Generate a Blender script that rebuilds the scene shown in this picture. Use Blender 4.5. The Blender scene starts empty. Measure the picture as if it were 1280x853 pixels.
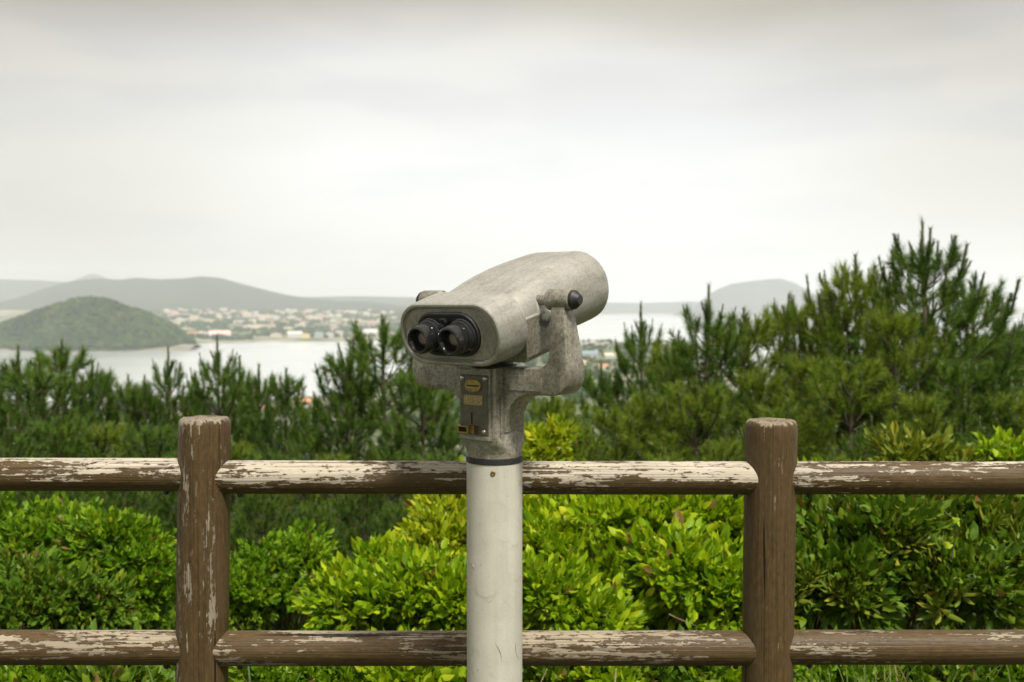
import bpy, math, random
import numpy as np
from mathutils import Vector, noise as mnoise

# ------------------------------------------------------------------ camera, world, sun, exposure
scn = bpy.context.scene
COL = scn.collection
FPX = 1244.0                      # focal length in photograph pixels (1280 wide)
CAMZ = 1.36
PITCH = math.radians(2.14)
cam_d = bpy.data.cameras.new('camera')
cam = bpy.data.objects.new('camera', cam_d)
COL.objects.link(cam)
cam.location = (0, 0, CAMZ)
cam.rotation_euler = (math.pi / 2 - PITCH, 0, 0)
cam_d.sensor_width = 36.0
cam_d.lens = 36.0 * FPX / 1280.0
cam_d.clip_start = 0.05
cam_d.clip_end = 80000
cam_d.dof.use_dof = True
cam_d.dof.focus_distance = 1.74
cam_d.dof.aperture_fstop = 5.8
scn.camera = cam

SUN_EL, SUN_AZ = math.radians(60), math.radians(152)      # azimuth from +Y (view direction) towards +X
world = bpy.data.worlds.new("World")
scn.world = world
world.use_nodes = True


def node(nt, kind, props=None, **inputs):
    n = nt.nodes.new(kind)
    for k, v in (props or {}).items():
        setattr(n, k, v)
    for k, v in inputs.items():
        key = int(k[1:]) if k[0] == 'i' and k[1:].isdigit() else k.replace('_', ' ')
        s = n.inputs[key]
        if hasattr(v, 'is_linked') or isinstance(v, bpy.types.NodeSocket):
            nt.links.new(v, s)
        else:
            s.default_value = v
    return n


def ramp(nt, fac, stops, interp='LINEAR'):
    n = nt.nodes.new('ShaderNodeValToRGB')
    n.color_ramp.interpolation = interp
    els = n.color_ramp.elements
    while len(els) > 1:
        els.remove(els[-1])
    for i, (p, c) in enumerate(stops):
        e = els[0] if i == 0 else els.new(p)
        e.position = p
        e.color = (c, c, c, 1) if not isinstance(c, tuple) else (*c, 1)
    nt.links.new(fac, n.inputs[0])
    return n.outputs[0]


def math_(nt, op, a, b=0.0, clamp=False):
    n = node(nt, 'ShaderNodeMath', {'operation': op, 'use_clamp': clamp}, i0=a, i1=b)
    return n.outputs[0]


def mix_(nt, fac, a, b, blend='MIX'):
    n = nt.nodes.new('ShaderNodeMix')
    n.data_type = 'RGBA'
    n.blend_type = blend
    for idx, v in ((0, fac), (6, a), (7, b)):
        s = n.inputs[idx]
        if isinstance(v, bpy.types.NodeSocket):
            nt.links.new(v, s)
        elif isinstance(v, tuple):
            s.default_value = (*v, 1)
        else:
            s.default_value = v
    return n.outputs[2]


wt = world.node_tree
wt.nodes.clear()
sky = node(wt, 'ShaderNodeTexSky', {'sky_type': 'NISHITA', 'sun_disc': False, 'sun_elevation': SUN_EL,
                                    'sun_rotation': SUN_AZ, 'air_density': 1.2, 'dust_density': 3.0})
bg_sky = node(wt, 'ShaderNodeBackground', Color=sky.outputs[0], Strength=0.04)
tc = node(wt, 'ShaderNodeTexCoord')
sep = node(wt, 'ShaderNodeSeparateXYZ', Vector=tc.outputs['Generated'])
elev = sep.outputs[2]
mp = node(wt, 'ShaderNodeMapping', Vector=tc.outputs['Generated'])
mp.inputs['Scale'].default_value = (1.5, 1.5, 7.0)
mp.inputs['Rotation'].default_value = (0, math.radians(5), 0)
n1 = node(wt, 'ShaderNodeTexNoise', Vector=mp.outputs[0], Scale=1.3, Detail=2.0, Roughness=0.4, Distortion=0.3)
wob = math_(wt, 'MULTIPLY', math_(wt, 'SUBTRACT', n1.outputs[0], 0.5), 0.13)
elw = math_(wt, 'ADD', elev, wob)
cloud = ramp(wt, elw, [(0.0, (0.372, 0.374, 0.372)), (0.06, (0.372, 0.372, 0.367)), (0.15, (0.370, 0.366, 0.356)),
                       (0.22, (0.314, 0.305, 0.289)), (0.29, (0.200, 0.180, 0.147)), (0.40, (0.215, 0.197, 0.168)), (1.0, (0.37, 0.355, 0.33))], 'EASE')
n2 = node(wt, 'ShaderNodeTexNoise', Vector=mp.outputs[0], Scale=2.4, Detail=3.0, Roughness=0.45)
streak = ramp(wt, n2.outputs[0], [(0.36, (0.89, 0.90, 0.945)), (0.56, (1.0, 1.0, 1.0))], 'EASE')
cl2 = mix_(wt, 1.0, cloud, streak, 'MULTIPLY')
# lens-like corner darkening put into the sky colour, growing away from the view centre
dd = node(wt, 'ShaderNodeVectorMath', {'operation': 'DISTANCE'}, i0=tc.outputs['Generated'])
dd.inputs[1].default_value = (0.0, 0.99, 0.13)
thin = ramp(wt, math_(wt, 'ADD', dd.outputs['Value'], math_(wt, 'MULTIPLY', wob, 0.8)), [(0.15, 1.0), (0.48, (0.68, 0.65, 0.605)), (1.0, (0.68, 0.65, 0.605))], 'EASE')
cl2 = mix_(wt, 1.0, cl2, thin, 'MULTIPLY')
bg_cl = node(wt, 'ShaderNodeBackground', Color=cl2, Strength=0.81)
mixw = node(wt, 'ShaderNodeMixShader', Fac=0.9, i1=bg_sky.outputs[0], i2=bg_cl.outputs[0])
node(wt, 'ShaderNodeOutputWorld', Surface=mixw.outputs[0])

sun_d = bpy.data.lights.new('sun', 'SUN')
sun_d.energy = 1.5
sun_d.angle = math.radians(11)
sun_d.color = (1.0, 0.95, 0.86)
sun = bpy.data.objects.new('sun', sun_d)
COL.objects.link(sun)
sdir = Vector((math.sin(SUN_AZ) * math.cos(SUN_EL), math.cos(SUN_AZ) * math.cos(SUN_EL), math.sin(SUN_EL)))
sun.rotation_euler = (-sdir).to_track_quat('-Z', 'Y').to_euler()
sun.location = sdir * 30

vs = scn.view_settings
vs.view_transform = 'Standard'
vs.look = 'None'
vs.exposure = 1.9
vs.gamma = 1.0
vs.use_curve_mapping = False
scn.render.engine = 'CYCLES'
scn.cycles.use_denoising = True
scn.cycles.max_bounces = 8
scn.cycles.diffuse_bounces = 3
scn.cycles.transmission_bounces = 4
scn.cycles.volume_bounces = 3
scn.cycles.caustics_reflective = False
scn.cycles.caustics_refractive = False

HAZE_DENSITY = 1.08e-4

# ------------------------------------------------------------------ helpers
CP, SP = math.cos(PITCH), math.sin(PITCH)


def P(px, py, d):
    """Photograph pixel at distance d along +Y -> world point."""
    a, b = (px - 640) / FPX, (426.5 - py) / FPX
    v = np.array([a, CP + b * SP, -SP + b * CP])
    v *= d / v[1]
    return np.array([v[0], v[1], v[2] + CAMZ])


def new_mesh(name, V, F, mats, smooth=False, midx=None):
    me = bpy.data.meshes.new(name)
    V = np.asarray(V, dtype=np.float32)
    if isinstance(F, np.ndarray):
        k = F.shape[1]
        me.vertices.add(len(V))
        me.vertices.foreach_set('co', V.ravel())
        me.loops.add(F.size)
        me.loops.foreach_set('vertex_index', F.astype(np.int32).ravel())
        me.polygons.add(len(F))
        me.polygons.foreach_set('loop_start', np.arange(0, F.size, k, dtype=np.int32))
        me.update(calc_edges=True)
    else:
        me.from_pydata([tuple(map(float, v)) for v in V], [], [tuple(map(int, f)) for f in F])
        me.update()
    for m in (mats if isinstance(mats, (list, tuple)) else [mats]):
        me.materials.append(m)
    if smooth:
        me.polygons.foreach_set('use_smooth', np.ones(len(me.polygons), dtype=bool))
    if midx is not None:
        me.polygons.foreach_set('material_index', np.asarray(midx, dtype=np.int32))
    me.update()
    return me


def link(name, me, parent=None, loc=None):
    o = bpy.data.objects.new(name, me)
    COL.objects.link(o)
    if parent is not None:
        o.parent = parent
    if loc is not None:
        o.location = tuple(map(float, loc))
    return o


def root_of(o):
    p = Vector((0, 0, 0))
    while o is not None:
        p += o.location
        o = o.parent
    return np.array(p)


def part(name, geo, mat, parent, smooth=False, label=None, kind=None, auto=None):
    """Mesh given in world coordinates, stored relative to its parent."""
    V, F = geo[0], geo[1]
    base = root_of(parent)
    me = new_mesh(name, np.asarray(V) - base, F, mat, smooth)
    if auto is not None:
        set_sharp(me, auto)
    o = link(name, me, parent)
    if label:
        o['label'] = label
    if kind:
        o['kind'] = kind
    return o


def set_sharp(me, deg):
    me.polygons.foreach_set('use_smooth', np.ones(len(me.polygons), dtype=bool))
    me.set_sharp_from_angle(angle=math.radians(deg))


def thing(name, label, cat, loc, group=None):
    o = bpy.data.objects.new(name, None)
    COL.objects.link(o)
    o.empty_display_size = 0.1
    o.location = tuple(map(float, loc))
    o['label'] = label
    o['category'] = cat
    if group:
        o['group'] = group
    return o


def tag(o, label, cat, group=None):
    o['label'] = label
    o['category'] = cat
    if group:
        o['group'] = group
    return o


def structure(name, geo, mat, smooth=True, kind='structure', label=None):
    me = new_mesh(name, geo[0], geo[1], mat, smooth)
    o = link(name, me)
    o['kind'] = kind
    if label:
        o['label'] = label
    return o


def join(*geos):
    Vs, Fs, n = [], [], 0
    for V, F in geos:
        V = np.asarray(V, dtype=float).reshape(-1, 3)
        Vs.append(V)
        Fs += [tuple(int(i) + n for i in f) for f in F]
        n += len(V)
    return np.concatenate(Vs), Fs


def loft(rings, cap0=True, cap1=True):
    n = len(rings[0])
    V = np.concatenate([np.asarray(r, dtype=float) for r in rings])
    F = []
    for i in range(len(rings) - 1):
        for j in range(n):
            k = (j + 1) % n
            F.append((i * n + j, i * n + k, (i + 1) * n + k, (i + 1) * n + j))
    if cap0:
        F.append(tuple(range(n - 1, -1, -1)))
    if cap1:
        m = (len(rings) - 1) * n
        F.append(tuple(range(m, m + n)))
    return V, F


def tube(pts, radii, seg=6, cap=True):
    pts = np.asarray(pts, dtype=float)
    rings = []
    up = np.array([0.13, 0.31, 0.94])
    for i, p in enumerate(pts):
        t = pts[min(i + 1, len(pts) - 1)] - pts[max(i - 1, 0)]
        t = t / (np.linalg.norm(t) + 1e-9)
        a = np.cross(t, up if abs(np.dot(t, up)) < 0.95 else np.array([1.0, 0, 0]))
        a /= np.linalg.norm(a)
        b = np.cross(t, a)
        r = radii[i] if hasattr(radii, '__len__') else radii
        ang = np.arange(seg) * 2 * math.pi / seg
        rings.append(p + r * (np.outer(np.cos(ang), a) + np.outer(np.sin(ang), b)))
    return loft(rings, cap, cap)


def box(lo, hi):
    x0, y0, z0 = lo
    x1, y1, z1 = hi
    V = [(x0, y0, z0), (x1, y0, z0), (x1, y1, z0), (x0, y1, z0), (x0, y0, z1), (x1, y0, z1), (x1, y1, z1), (x0, y1, z1)]
    F = [(0, 3, 2, 1), (4, 5, 6, 7), (0, 1, 5, 4), (1, 2, 6, 5), (2, 3, 7, 6), (3, 0, 4, 7)]
    return np.array(V, dtype=float), F


def bevel(o, w, seg=2, angle=40):
    m = o.modifiers.new('bevel', 'BEVEL')
    m.width = w
    m.segments = seg
    m.limit_method = 'ANGLE'
    m.angle_limit = math.radians(angle)
    return o


def rrect(w, h, rad, n=8, cx=0.0, cy=0.0):
    """Rounded rectangle outline, counter-clockwise, 4*(n+1) points."""
    rad = min(rad, w / 2 - 1e-4, h / 2 - 1e-4)
    pts = []
    for qx, qy, a0 in ((1, 1, 0), (-1, 1, 90), (-1, -1, 180), (1, -1, 270)):
        for i in range(n + 1):
            a = math.radians(a0 + 90.0 * i / n)
            pts.append((cx + qx * (w / 2 - rad) + rad * math.cos(a), cy + qy * (h / 2 - rad) + rad * math.sin(a)))
    return np.array(pts)


def frames(dirs, rolls):
    """3x3 matrices whose local +Z is dirs."""
    d = dirs / (np.linalg.norm(dirs, axis=1, keepdims=True) + 1e-9)
    up = np.tile(np.array([0.0, 0.0, 1.0]), (len(d), 1))
    up[np.abs(d[:, 2]) > 0.97] = (1.0, 0, 0)
    x = np.cross(up, d)
    x /= np.linalg.norm(x, axis=1, keepdims=True)
    y = np.cross(d, x)
    c, s = np.cos(rolls)[:, None], np.sin(rolls)[:, None]
    xr, yr = x * c + y * s, -x * s + y * c
    return np.stack([xr, yr, d], axis=2)


def inst(tV, tF, M, L):
    N, n = len(L), len(tV)
    V = np.einsum('nij,vj->nvi', M, tV) + L[:, None, :]
    F = tF[None] + (np.arange(N) * n)[:, None, None]
    return V.reshape(-1, 3), F.reshape(-1, tF.shape[1])


def cat(*geos):
    Vs, Fs, n = [], [], 0
    for V, F in geos:
        if len(V) == 0:
            continue
        Vs.append(V)
        Fs.append(F + n)
        n += len(V)
    return np.concatenate(Vs), np.concatenate(Fs)


def tri(F):
    out = []
    for f in F:
        for i in range(1, len(f) - 1):
            out.append((f[0], f[i], f[i + 1]))
    return np.array(out)


# ------------------------------------------------------------------ materials
def new_mat(name):
    m = bpy.data.materials.new(name)
    m.use_nodes = True
    nt = m.node_tree
    return m, nt, nt.nodes['Principled BSDF']


def plain(name, col, rough=0.6, metal=0.0, var=0.0, scale=20, spec=0.5, bump=0.0):
    m, nt, b = new_mat(name)
    b.inputs['Roughness'].default_value = rough
    b.inputs['Metallic'].default_value = metal
    b.inputs['Specular IOR Level'].default_value = spec
    if var:
        t = node(nt, 'ShaderNodeTexCoord')
        n = node(nt, 'ShaderNodeTexNoise', Vector=t.outputs['Object'], Scale=scale, Detail=5.0, Roughness=0.6)
        lo = tuple(max(0, c * (1 - var)) for c in col)
        hi = tuple(min(1, c * (1 + var)) for c in col)
        nt.links.new(ramp(nt, n.outputs[0], [(0.3, lo), (0.7, hi)]), b.inputs['Base Color'])
        if bump:
            bp = node(nt, 'ShaderNodeBump', Strength=bump, Distance=0.002, Height=n.outputs[0])
            nt.links.new(bp.outputs[0], b.inputs['Normal'])
    else:
        b.inputs['Base Color'].default_value = (*col, 1)
    return m


def foliage(name, stops, trans=0.35, rough=0.5, clump=3.0, spec=0.22, dead=0.03):
    """Leaf material: colour differs from leaf to leaf and from clump to clump."""
    m, nt, b = new_mat(name)
    g = node(nt, 'ShaderNodeNewGeometry')
    t = node(nt, 'ShaderNodeTexCoord')
    n = node(nt, 'ShaderNodeTexNoise', Vector=t.outputs['Object'], Scale=clump, Detail=2.0)
    f = math_(nt, 'ADD', math_(nt, 'MULTIPLY', g.outputs['Random Per Island'], 0.55),
              math_(nt, 'MULTIPLY', math_(nt, 'SUBTRACT', n.outputs[0], 0.28), 1.0), True)
    c = ramp(nt, f, stops)
    if dead:
        dm = ramp(nt, math_(nt, 'FRACT', math_(nt, 'MULTIPLY', g.outputs['Random Per Island'], 17.0)), [(0.0, 1.0), (dead, 0.0)], 'CONSTANT')
        c = mix_(nt, dm, c, (0.20, 0.125, 0.04))
    nt.links.new(c, b.inputs['Base Color'])
    b.inputs['Roughness'].default_value = rough
    b.inputs['Specular IOR Level'].default_value = spec
    tr = node(nt, 'ShaderNodeBsdfTranslucent')
    tcx = mix_(nt, 1.0, c, (1.25, 1.3, 0.55), 'MULTIPLY')
    nt.links.new(tcx, tr.inputs[0])
    mx = node(nt, 'ShaderNodeMixShader', Fac=trans * 0.85, i1=b.outputs[0], i2=tr.outputs[0])
    nt.links.new(mx.outputs[0], nt.nodes['Material Output'].inputs[0])
    return m


def cast_metal(name, base=(0.36, 0.335, 0.28), dirt=0.5, stain=None, mott=1.0):
    m, nt, b = new_mat(name)
    t = node(nt, 'ShaderNodeTexCoord')
    co = t.outputs['Object']
    big = node(nt, 'ShaderNodeTexNoise', Vector=co, Scale=14.0, Detail=6.0, Roughness=0.65, Distortion=0.4)
    fine = node(nt, 'ShaderNodeTexNoise', Vector=co, Scale=160.0, Detail=4.0, Roughness=0.7)
    spk = node(nt, 'ShaderNodeTexNoise', Vector=co, Scale=420.0, Detail=2.0)
    lo = tuple(c * (1 - 0.38 * mott) * k for c, k in zip(base, (1.0, 0.97, 0.90)))
    hi = tuple(c * (1 + 0.25 * mott) for c in base)
    c = ramp(nt, big.outputs[0], [(0.28, lo), (0.5, base), (0.72, hi)])
    sp = ramp(nt, fine.outputs[0], [(0.36, 0.50), (0.52, 1.0), (0.70, 1.28)])
    c = mix_(nt, dirt, c, sp, 'MULTIPLY')
    pits = ramp(nt, spk.outputs[0], [(0.30, 0.45), (0.40, 1.0)])
    c = mix_(nt, dirt * 0.9, c, pits, 'MULTIPLY')
    smap = node(nt, 'ShaderNodeMapping', {'vector_type': 'TEXTURE'}, Vector=co)
    smap.inputs['Rotation'].default_value = (math.radians(14), 0, -math.radians(37.4))
    smap.inputs['Scale'].default_value = (1 / 75.0, 1 / 9.0, 1 / 45.0)
    sn = node(nt, 'ShaderNodeTexNoise', Vector=smap.outputs[0], Scale=1.0, Detail=5.0, Roughness=0.6)
    c = mix_(nt, 1.0, c, ramp(nt, sn.outputs[0], [(0.34, 0.82), (0.5, 1.0), (0.68, 1.08)]), 'MULTIPLY')
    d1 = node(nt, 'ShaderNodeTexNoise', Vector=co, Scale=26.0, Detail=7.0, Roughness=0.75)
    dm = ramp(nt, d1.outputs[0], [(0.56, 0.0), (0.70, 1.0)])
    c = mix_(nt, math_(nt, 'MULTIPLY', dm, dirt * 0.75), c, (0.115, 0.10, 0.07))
    if stain is not None:
        (sx, sy, sz), rad = stain
        for off, colr, th in (((0, 0, -0.012), (0.018, 0.017, 0.014), 0.50), ((0, 0, 0.006), (0.66, 0.64, 0.56), 0.47)):
            dd = node(nt, 'ShaderNodeVectorMath', {'operation': 'DISTANCE'}, i0=co)
            dd.inputs[1].default_value = (sx + off[0], sy + off[1], sz + off[2])
            fall = math_(nt, 'SUBTRACT', 1.0, math_(nt, 'DIVIDE', dd.outputs['Value'], rad), True)
            nn = node(nt, 'ShaderNodeTexNoise', Vector=co, Scale=130.0, Detail=6.0, Roughness=0.8)
            mk = ramp(nt, math_(nt, 'MULTIPLY', math_(nt, 'MULTIPLY', fall, 1.9), nn.outputs[0]), [(th - 0.08, 0.0), (th + 0.14, 0.92)])
            c = mix_(nt, mk, c, colr)
    nt.links.new(c, b.inputs['Base Color'])
    b.inputs['Metallic'].default_value = 0.3
    rg = ramp(nt, fine.outputs[0], [(0.3, 0.55), (0.7, 0.36)])
    nt.links.new(rg, b.inputs['Roughness'])
    h = math_(nt, 'ADD', math_(nt, 'MULTIPLY', fine.outputs[0], 0.7), math_(nt, 'MULTIPLY', spk.outputs[0], 0.5))
    bp = node(nt, 'ShaderNodeBump', Strength=0.35, Distance=0.0012, Height=h)
    nt.links.new(bp.outputs[0], b.inputs['Normal'])
    return m


def peeling_wood(name, axis, thr, topw=0.22, seed=0.0, bare=(0.62, 0.55, 0.45), paint=(0.096, 0.062, 0.026), face=0.0):
    """Brown paint flaking off pale wood; streaks run along the log."""
    m, nt, b = new_mat(name)
    t = node(nt, 'ShaderNodeTexCoord')
    co = t.outputs['Object']

    def stretch(along, across, off):
        mpn = node(nt, 'ShaderNodeMapping', Vector=co)
        s = [across] * 3
        s[axis] = along
        mpn.inputs['Scale'].default_value = s
        mpn.inputs['Location'].default_value = (seed + off, seed * 1.7 + off, seed * 0.6)
        return mpn.outputs[0]
    patch = node(nt, 'ShaderNodeTexNoise', Vector=stretch(2.6, 16, 0), Scale=1.0, Detail=3.0, Roughness=0.5)
    streak = node(nt, 'ShaderNodeTexNoise', Vector=stretch(9, 130, 3), Scale=1.0, Detail=4.0, Roughness=0.65)
    chip = node(nt, 'ShaderNodeTexNoise', Vector=stretch(55, 150, 7), Scale=1.0, Detail=5.0, Roughness=0.7)
    grain = node(nt, 'ShaderNodeTexNoise', Vector=stretch(2.5, 330, 11), Scale=1.0, Detail=3.0)
    grey = node(nt, 'ShaderNodeTexNoise', Vector=stretch(5, 22, 17), Scale=1.0, Detail=4.0)
    crack = node(nt, 'ShaderNodeTexNoise', Vector=stretch(1.6, 75, 23), Scale=1.0, Detail=2.0)
    sepn = node(nt, 'ShaderNodeSeparateXYZ', Vector=t.outputs['Normal'])
    v = math_(nt, 'ADD', math_(nt, 'MULTIPLY', patch.outputs[0], 1.2), math_(nt, 'MULTIPLY', streak.outputs[0], 1.0))
    v = math_(nt, 'ADD', v, math_(nt, 'MULTIPLY', chip.outputs[0], 0.75))
    v = math_(nt, 'ADD', v, math_(nt, 'MULTIPLY', sepn.outputs[2], topw))
    if face:
        v = math_(nt, 'ADD', v, math_(nt, 'MULTIPLY', sepn.outputs[1], -face))
    mask = ramp(nt, math_(nt, 'SUBTRACT', v, thr - 0.4), [(0.5, 0.0), (0.53, 1.0)])
    speck = ramp(nt, math_(nt, 'ADD', math_(nt, 'MULTIPLY', chip.outputs[0], 0.7), math_(nt, 'MULTIPLY', streak.outputs[0], 0.5)), [(0.515, 1.0), (0.545, 0.0)])
    mask = math_(nt, 'MULTIPLY', mask, math_(nt, 'SUBTRACT', 1.0, math_(nt, 'MULTIPLY', speck, 0.85)))
    gr = ramp(nt, grain.outputs[0], [(0.34, 0.34), (0.47, 0.92), (0.7, 1.1)])
    wood = mix_(nt, 1.0, bare, gr, 'MULTIPLY')
    wood = mix_(nt, ramp(nt, grey.outputs[0], [(0.4, 0.0), (0.65, 0.6)]), wood, tuple(q * k for q, k in zip(bare, (0.62, 0.63, 0.66))))
    cr = ramp(nt, streak.outputs[0], [(0.33, 0.40), (0.42, 1.0)])
    wood = mix_(nt, 0.8, wood, cr, 'MULTIPLY')
    pv = ramp(nt, chip.outputs[0], [(0.3, tuple(c * 0.62 for c in paint)), (0.55, paint), (0.75, tuple(c * 1.5 for c in paint))])
    pv = mix_(nt, 0.6, pv, gr, 'MULTIPLY')
    pv = mix_(nt, ramp(nt, grey.outputs[0], [(0.45, 0.0), (0.75, 0.45)]), pv, (0.125, 0.085, 0.045))
    c = mix_(nt, mask, pv, wood)
    ck = ramp(nt, crack.outputs[0], [(0.275, 0.15), (0.30, 1.0)])
    c = mix_(nt, 1.0, c, ck, 'MULTIPLY')
    nt.links.new(c, b.inputs['Base Color'])
    nt.links.new(ramp(nt, mask, [(0.0, 0.5), (1.0, 0.72)]), b.inputs['Roughness'])
    b.inputs['Specular IOR Level'].default_value = 0.25
    h = math_(nt, 'ADD', math_(nt, 'MULTIPLY', mask, -0.6), math_(nt, 'MULTIPLY', grain.outputs[0], 0.5))
    h = math_(nt, 'ADD', h, math_(nt, 'MULTIPLY', streak.outputs[0], 0.5))
    bp = node(nt, 'ShaderNodeBump', Strength=0.8, Distance=0.003, Height=h)
    nt.links.new(bp.outputs[0], b.inputs['Normal'])
    return m


M = {}
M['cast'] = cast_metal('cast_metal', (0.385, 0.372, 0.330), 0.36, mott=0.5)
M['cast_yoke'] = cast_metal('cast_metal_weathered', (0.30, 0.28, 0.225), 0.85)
M['rubber'] = plain('black_rubber', (0.016, 0.017, 0.017), 0.13, 0, 0.3, 60, spec=0.7)
M['rubber_dull'] = plain('dull_black', (0.02, 0.02, 0.02), 0.55, 0, 0.4, 80)
M['lens'] = plain('eyepiece_glass', (0.30, 0.245, 0.215), 0.05, 0.0, spec=0.8)
M['brass'] = plain('worn_brass', (0.34, 0.25, 0.085), 0.36, 0.85, 0.25, 120)
M['nameplate'] = plain('etched_brass', (0.36, 0.28, 0.13), 0.5, 0.5, 0.5, 260, bump=0.4)
M['steel'] = plain('screw_steel', (0.55, 0.53, 0.48), 0.3, 0.9)
M['plate'] = plain('coin_plate_metal', (0.115, 0.102, 0.078), 0.42, 0.35, 0.22, 90)
M['slot'] = plain('slot_black', (0.006, 0.006, 0.006), 0.7)
M['glass'] = plain('objective_glass', (0.03, 0.04, 0.05), 0.05)


def pillar_mat():
    m, nt, b = new_mat('pillar_paint')
    t = node(nt, 'ShaderNodeTexCoord')
    co = t.outputs['Object']
    big = node(nt, 'ShaderNodeTexNoise', Vector=co, Scale=9.0, Detail=6.0, Roughness=0.6)
    mpn = node(nt, 'ShaderNodeMapping', Vector=co)
    mpn.inputs['Scale'].default_value = (60, 60, 5)
    st = node(nt, 'ShaderNodeTexNoise', Vector=mpn.outputs[0], Scale=1.0, Detail=4.0)
    fine = node(nt, 'ShaderNodeTexNoise', Vector=co, Scale=520.0, Detail=2.0)
    c = ramp(nt, big.outputs[0], [(0.3, (0.50, 0.485, 0.41)), (0.6, (0.60, 0.58, 0.50))])
    c = mix_(nt, 0.35, c, ramp(nt, st.outputs[0], [(0.3, 0.75), (0.6, 1.05)]), 'MULTIPLY')
    c = mix_(nt, 0.5, c, ramp(nt, fine.outputs[0], [(0.3, 0.72), (0.5, 1.0)]), 'MULTIPLY')
    sm = node(nt, 'ShaderNodeTexNoise', Vector=co, Scale=18.0, Detail=8.0, Roughness=0.8, Distortion=1.5)
    smudge = ramp(nt, sm.outputs[0], [(0.56, 0.0), (0.70, 0.6)])
    c = mix_(nt, smudge, c, (0.30, 0.27, 0.21))
    vr = node(nt, 'ShaderNodeTexVoronoi', Vector=co, Scale=30.0)
    dots = ramp(nt, vr.outputs['Distance'], [(0.028, 0.8), (0.045, 0.0)])
    c = mix_(nt, dots, c, (0.06, 0.05, 0.04))
    nt.links.new(c, b.inputs['Base Color'])
    b.inputs['Roughness'].default_value = 0.5
    bp = node(nt, 'ShaderNodeBump', Strength=0.15, Distance=0.001, Height=fine.outputs[0])
    nt.links.new(bp.outputs[0], b.inputs['Normal'])
    return m


M['pillar'] = pillar_mat()
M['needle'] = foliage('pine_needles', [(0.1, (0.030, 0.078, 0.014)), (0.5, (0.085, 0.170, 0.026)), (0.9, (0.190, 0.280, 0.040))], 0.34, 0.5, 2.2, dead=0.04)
M['needle_light'] = foliage('pine_needles_light_green', [(0.1, (0.055, 0.115, 0.014)), (0.5, (0.150, 0.240, 0.028)), (0.9, (0.310, 0.360, 0.042))], 0.36, 0.5, 2.2, dead=0.04)  # lighter, yellower needle green for some of the pines
M['candle'] = plain('pine_candle', (0.10, 0.135, 0.045), 0.6, 0, 0.3, 30)
M['bark'] = plain('pine_bark', (0.07, 0.052, 0.036), 0.9, 0, 0.4, 40, bump=0.6)
M['twig'] = plain('twig_bark', (0.13, 0.095, 0.055), 0.8, 0, 0.3, 60)
M['dry'] = plain('dry_stem', (0.40, 0.32, 0.18), 0.8, 0, 0.3, 60)
M['leaf_mid'] = foliage('leaf_mid_green', [(0.1, (0.049, 0.121, 0.006)), (0.5, (0.137, 0.263, 0.010)), (0.9, (0.299, 0.419, 0.020))], 0.36, 0.42, 5)
M['leaf_bright'] = foliage('leaf_bright_green', [(0.1, (0.068, 0.162, 0.006)), (0.45, (0.223, 0.358, 0.010)), (0.75, (0.405, 0.513, 0.018)), (1.0, (0.600, 0.594, 0.035))], 0.4, 0.4, 5)
M['leaf_yellow'] = foliage('leaf_yellow_green', [(0.1, (0.115, 0.192, 0.008)), (0.5, (0.299, 0.384, 0.014)), (0.85, (0.506, 0.516, 0.030)), (1.0, (0.598, 0.432, 0.040))], 0.4, 0.42, 5)
M['leaf_dark'] = foliage('leaf_dark_green', [(0.1, (0.046, 0.105, 0.009)), (0.5, (0.100, 0.187, 0.015)), (0.9, (0.215, 0.286, 0.024))], 0.25, 0.38, 5)
M['leaf_olive'] = foliage('leaf_olive_green', [(0.1, (0.083, 0.131, 0.014)), (0.5, (0.174, 0.230, 0.024)), (0.9, (0.351, 0.329, 0.036))], 0.25, 0.38, 5)
M['grass'] = foliage('grass_blades', [(0.1, (0.050, 0.100, 0.012)), (0.9, (0.150, 0.200, 0.040))], 0.35, 0.5, 4)

# ------------------------------------------------------------------ terrain, water, far land
SEA = CAMZ - 100.0


def shore(az):
    """Distance of the near coast for a photograph column."""
    xs = [-4000, -200, 330, 430, 520, 690, 850, 900, 1000, 1400, 5000]
    ds = [900, 950, 1080, 1120, 1500, 2650, 2550, 1500, 1100, 900, 900]
    return float(np.interp(az, xs, ds))


def smooth01(t):
    t = min(1.0, max(0.0, t))
    return t * t * (3 - 2 * t)


def ground_z(x, y):
    d = math.hypot(x, y)
    if y <= 3.2:
        hill = 0.0
    else:
        hill = -0.34 * (y - 3.2) if y > 4.4 else -0.34 * (y - 3.2) ** 2 / 2.4
        if y > 4.4:
            hill += 0.34 * 0.6
    low = SEA + 4.0
    z = max(hill, low)
    if y > 200:
        s = shore(640 + FPX * x / y)
        k = smooth01((d - s + 60) / 120)
        z = z * (1 - k) + (SEA - 6.0) * k
    if d < 60:
        z += 0.05 * mnoise.noise(Vector((x * 0.9, y * 0.9, 0))) * min(1, max(0, (y - 2.6) / 1.0))
    return z


def polar_sheet(zf, radii, azs):
    V, F = [(0, 0, zf(0.0, 0.0))], []
    na = len(azs)
    for r in radii:
        for a in azs:
            x, y = r * math.sin(a), r * math.cos(a)
            V.append((x, y, zf(x, y)))
    for j in range(na):
        F.append((0, 1 + (j + 1) % na, 1 + j))
    for i in range(len(radii) - 1):
        for j in range(na):
            k = (j + 1) % na
            a, b_ = 1 + i * na, 1 + (i + 1) * na
            F.append((a + j, a + k, b_ + k, b_ + j))
    return np.array(V), F


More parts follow.
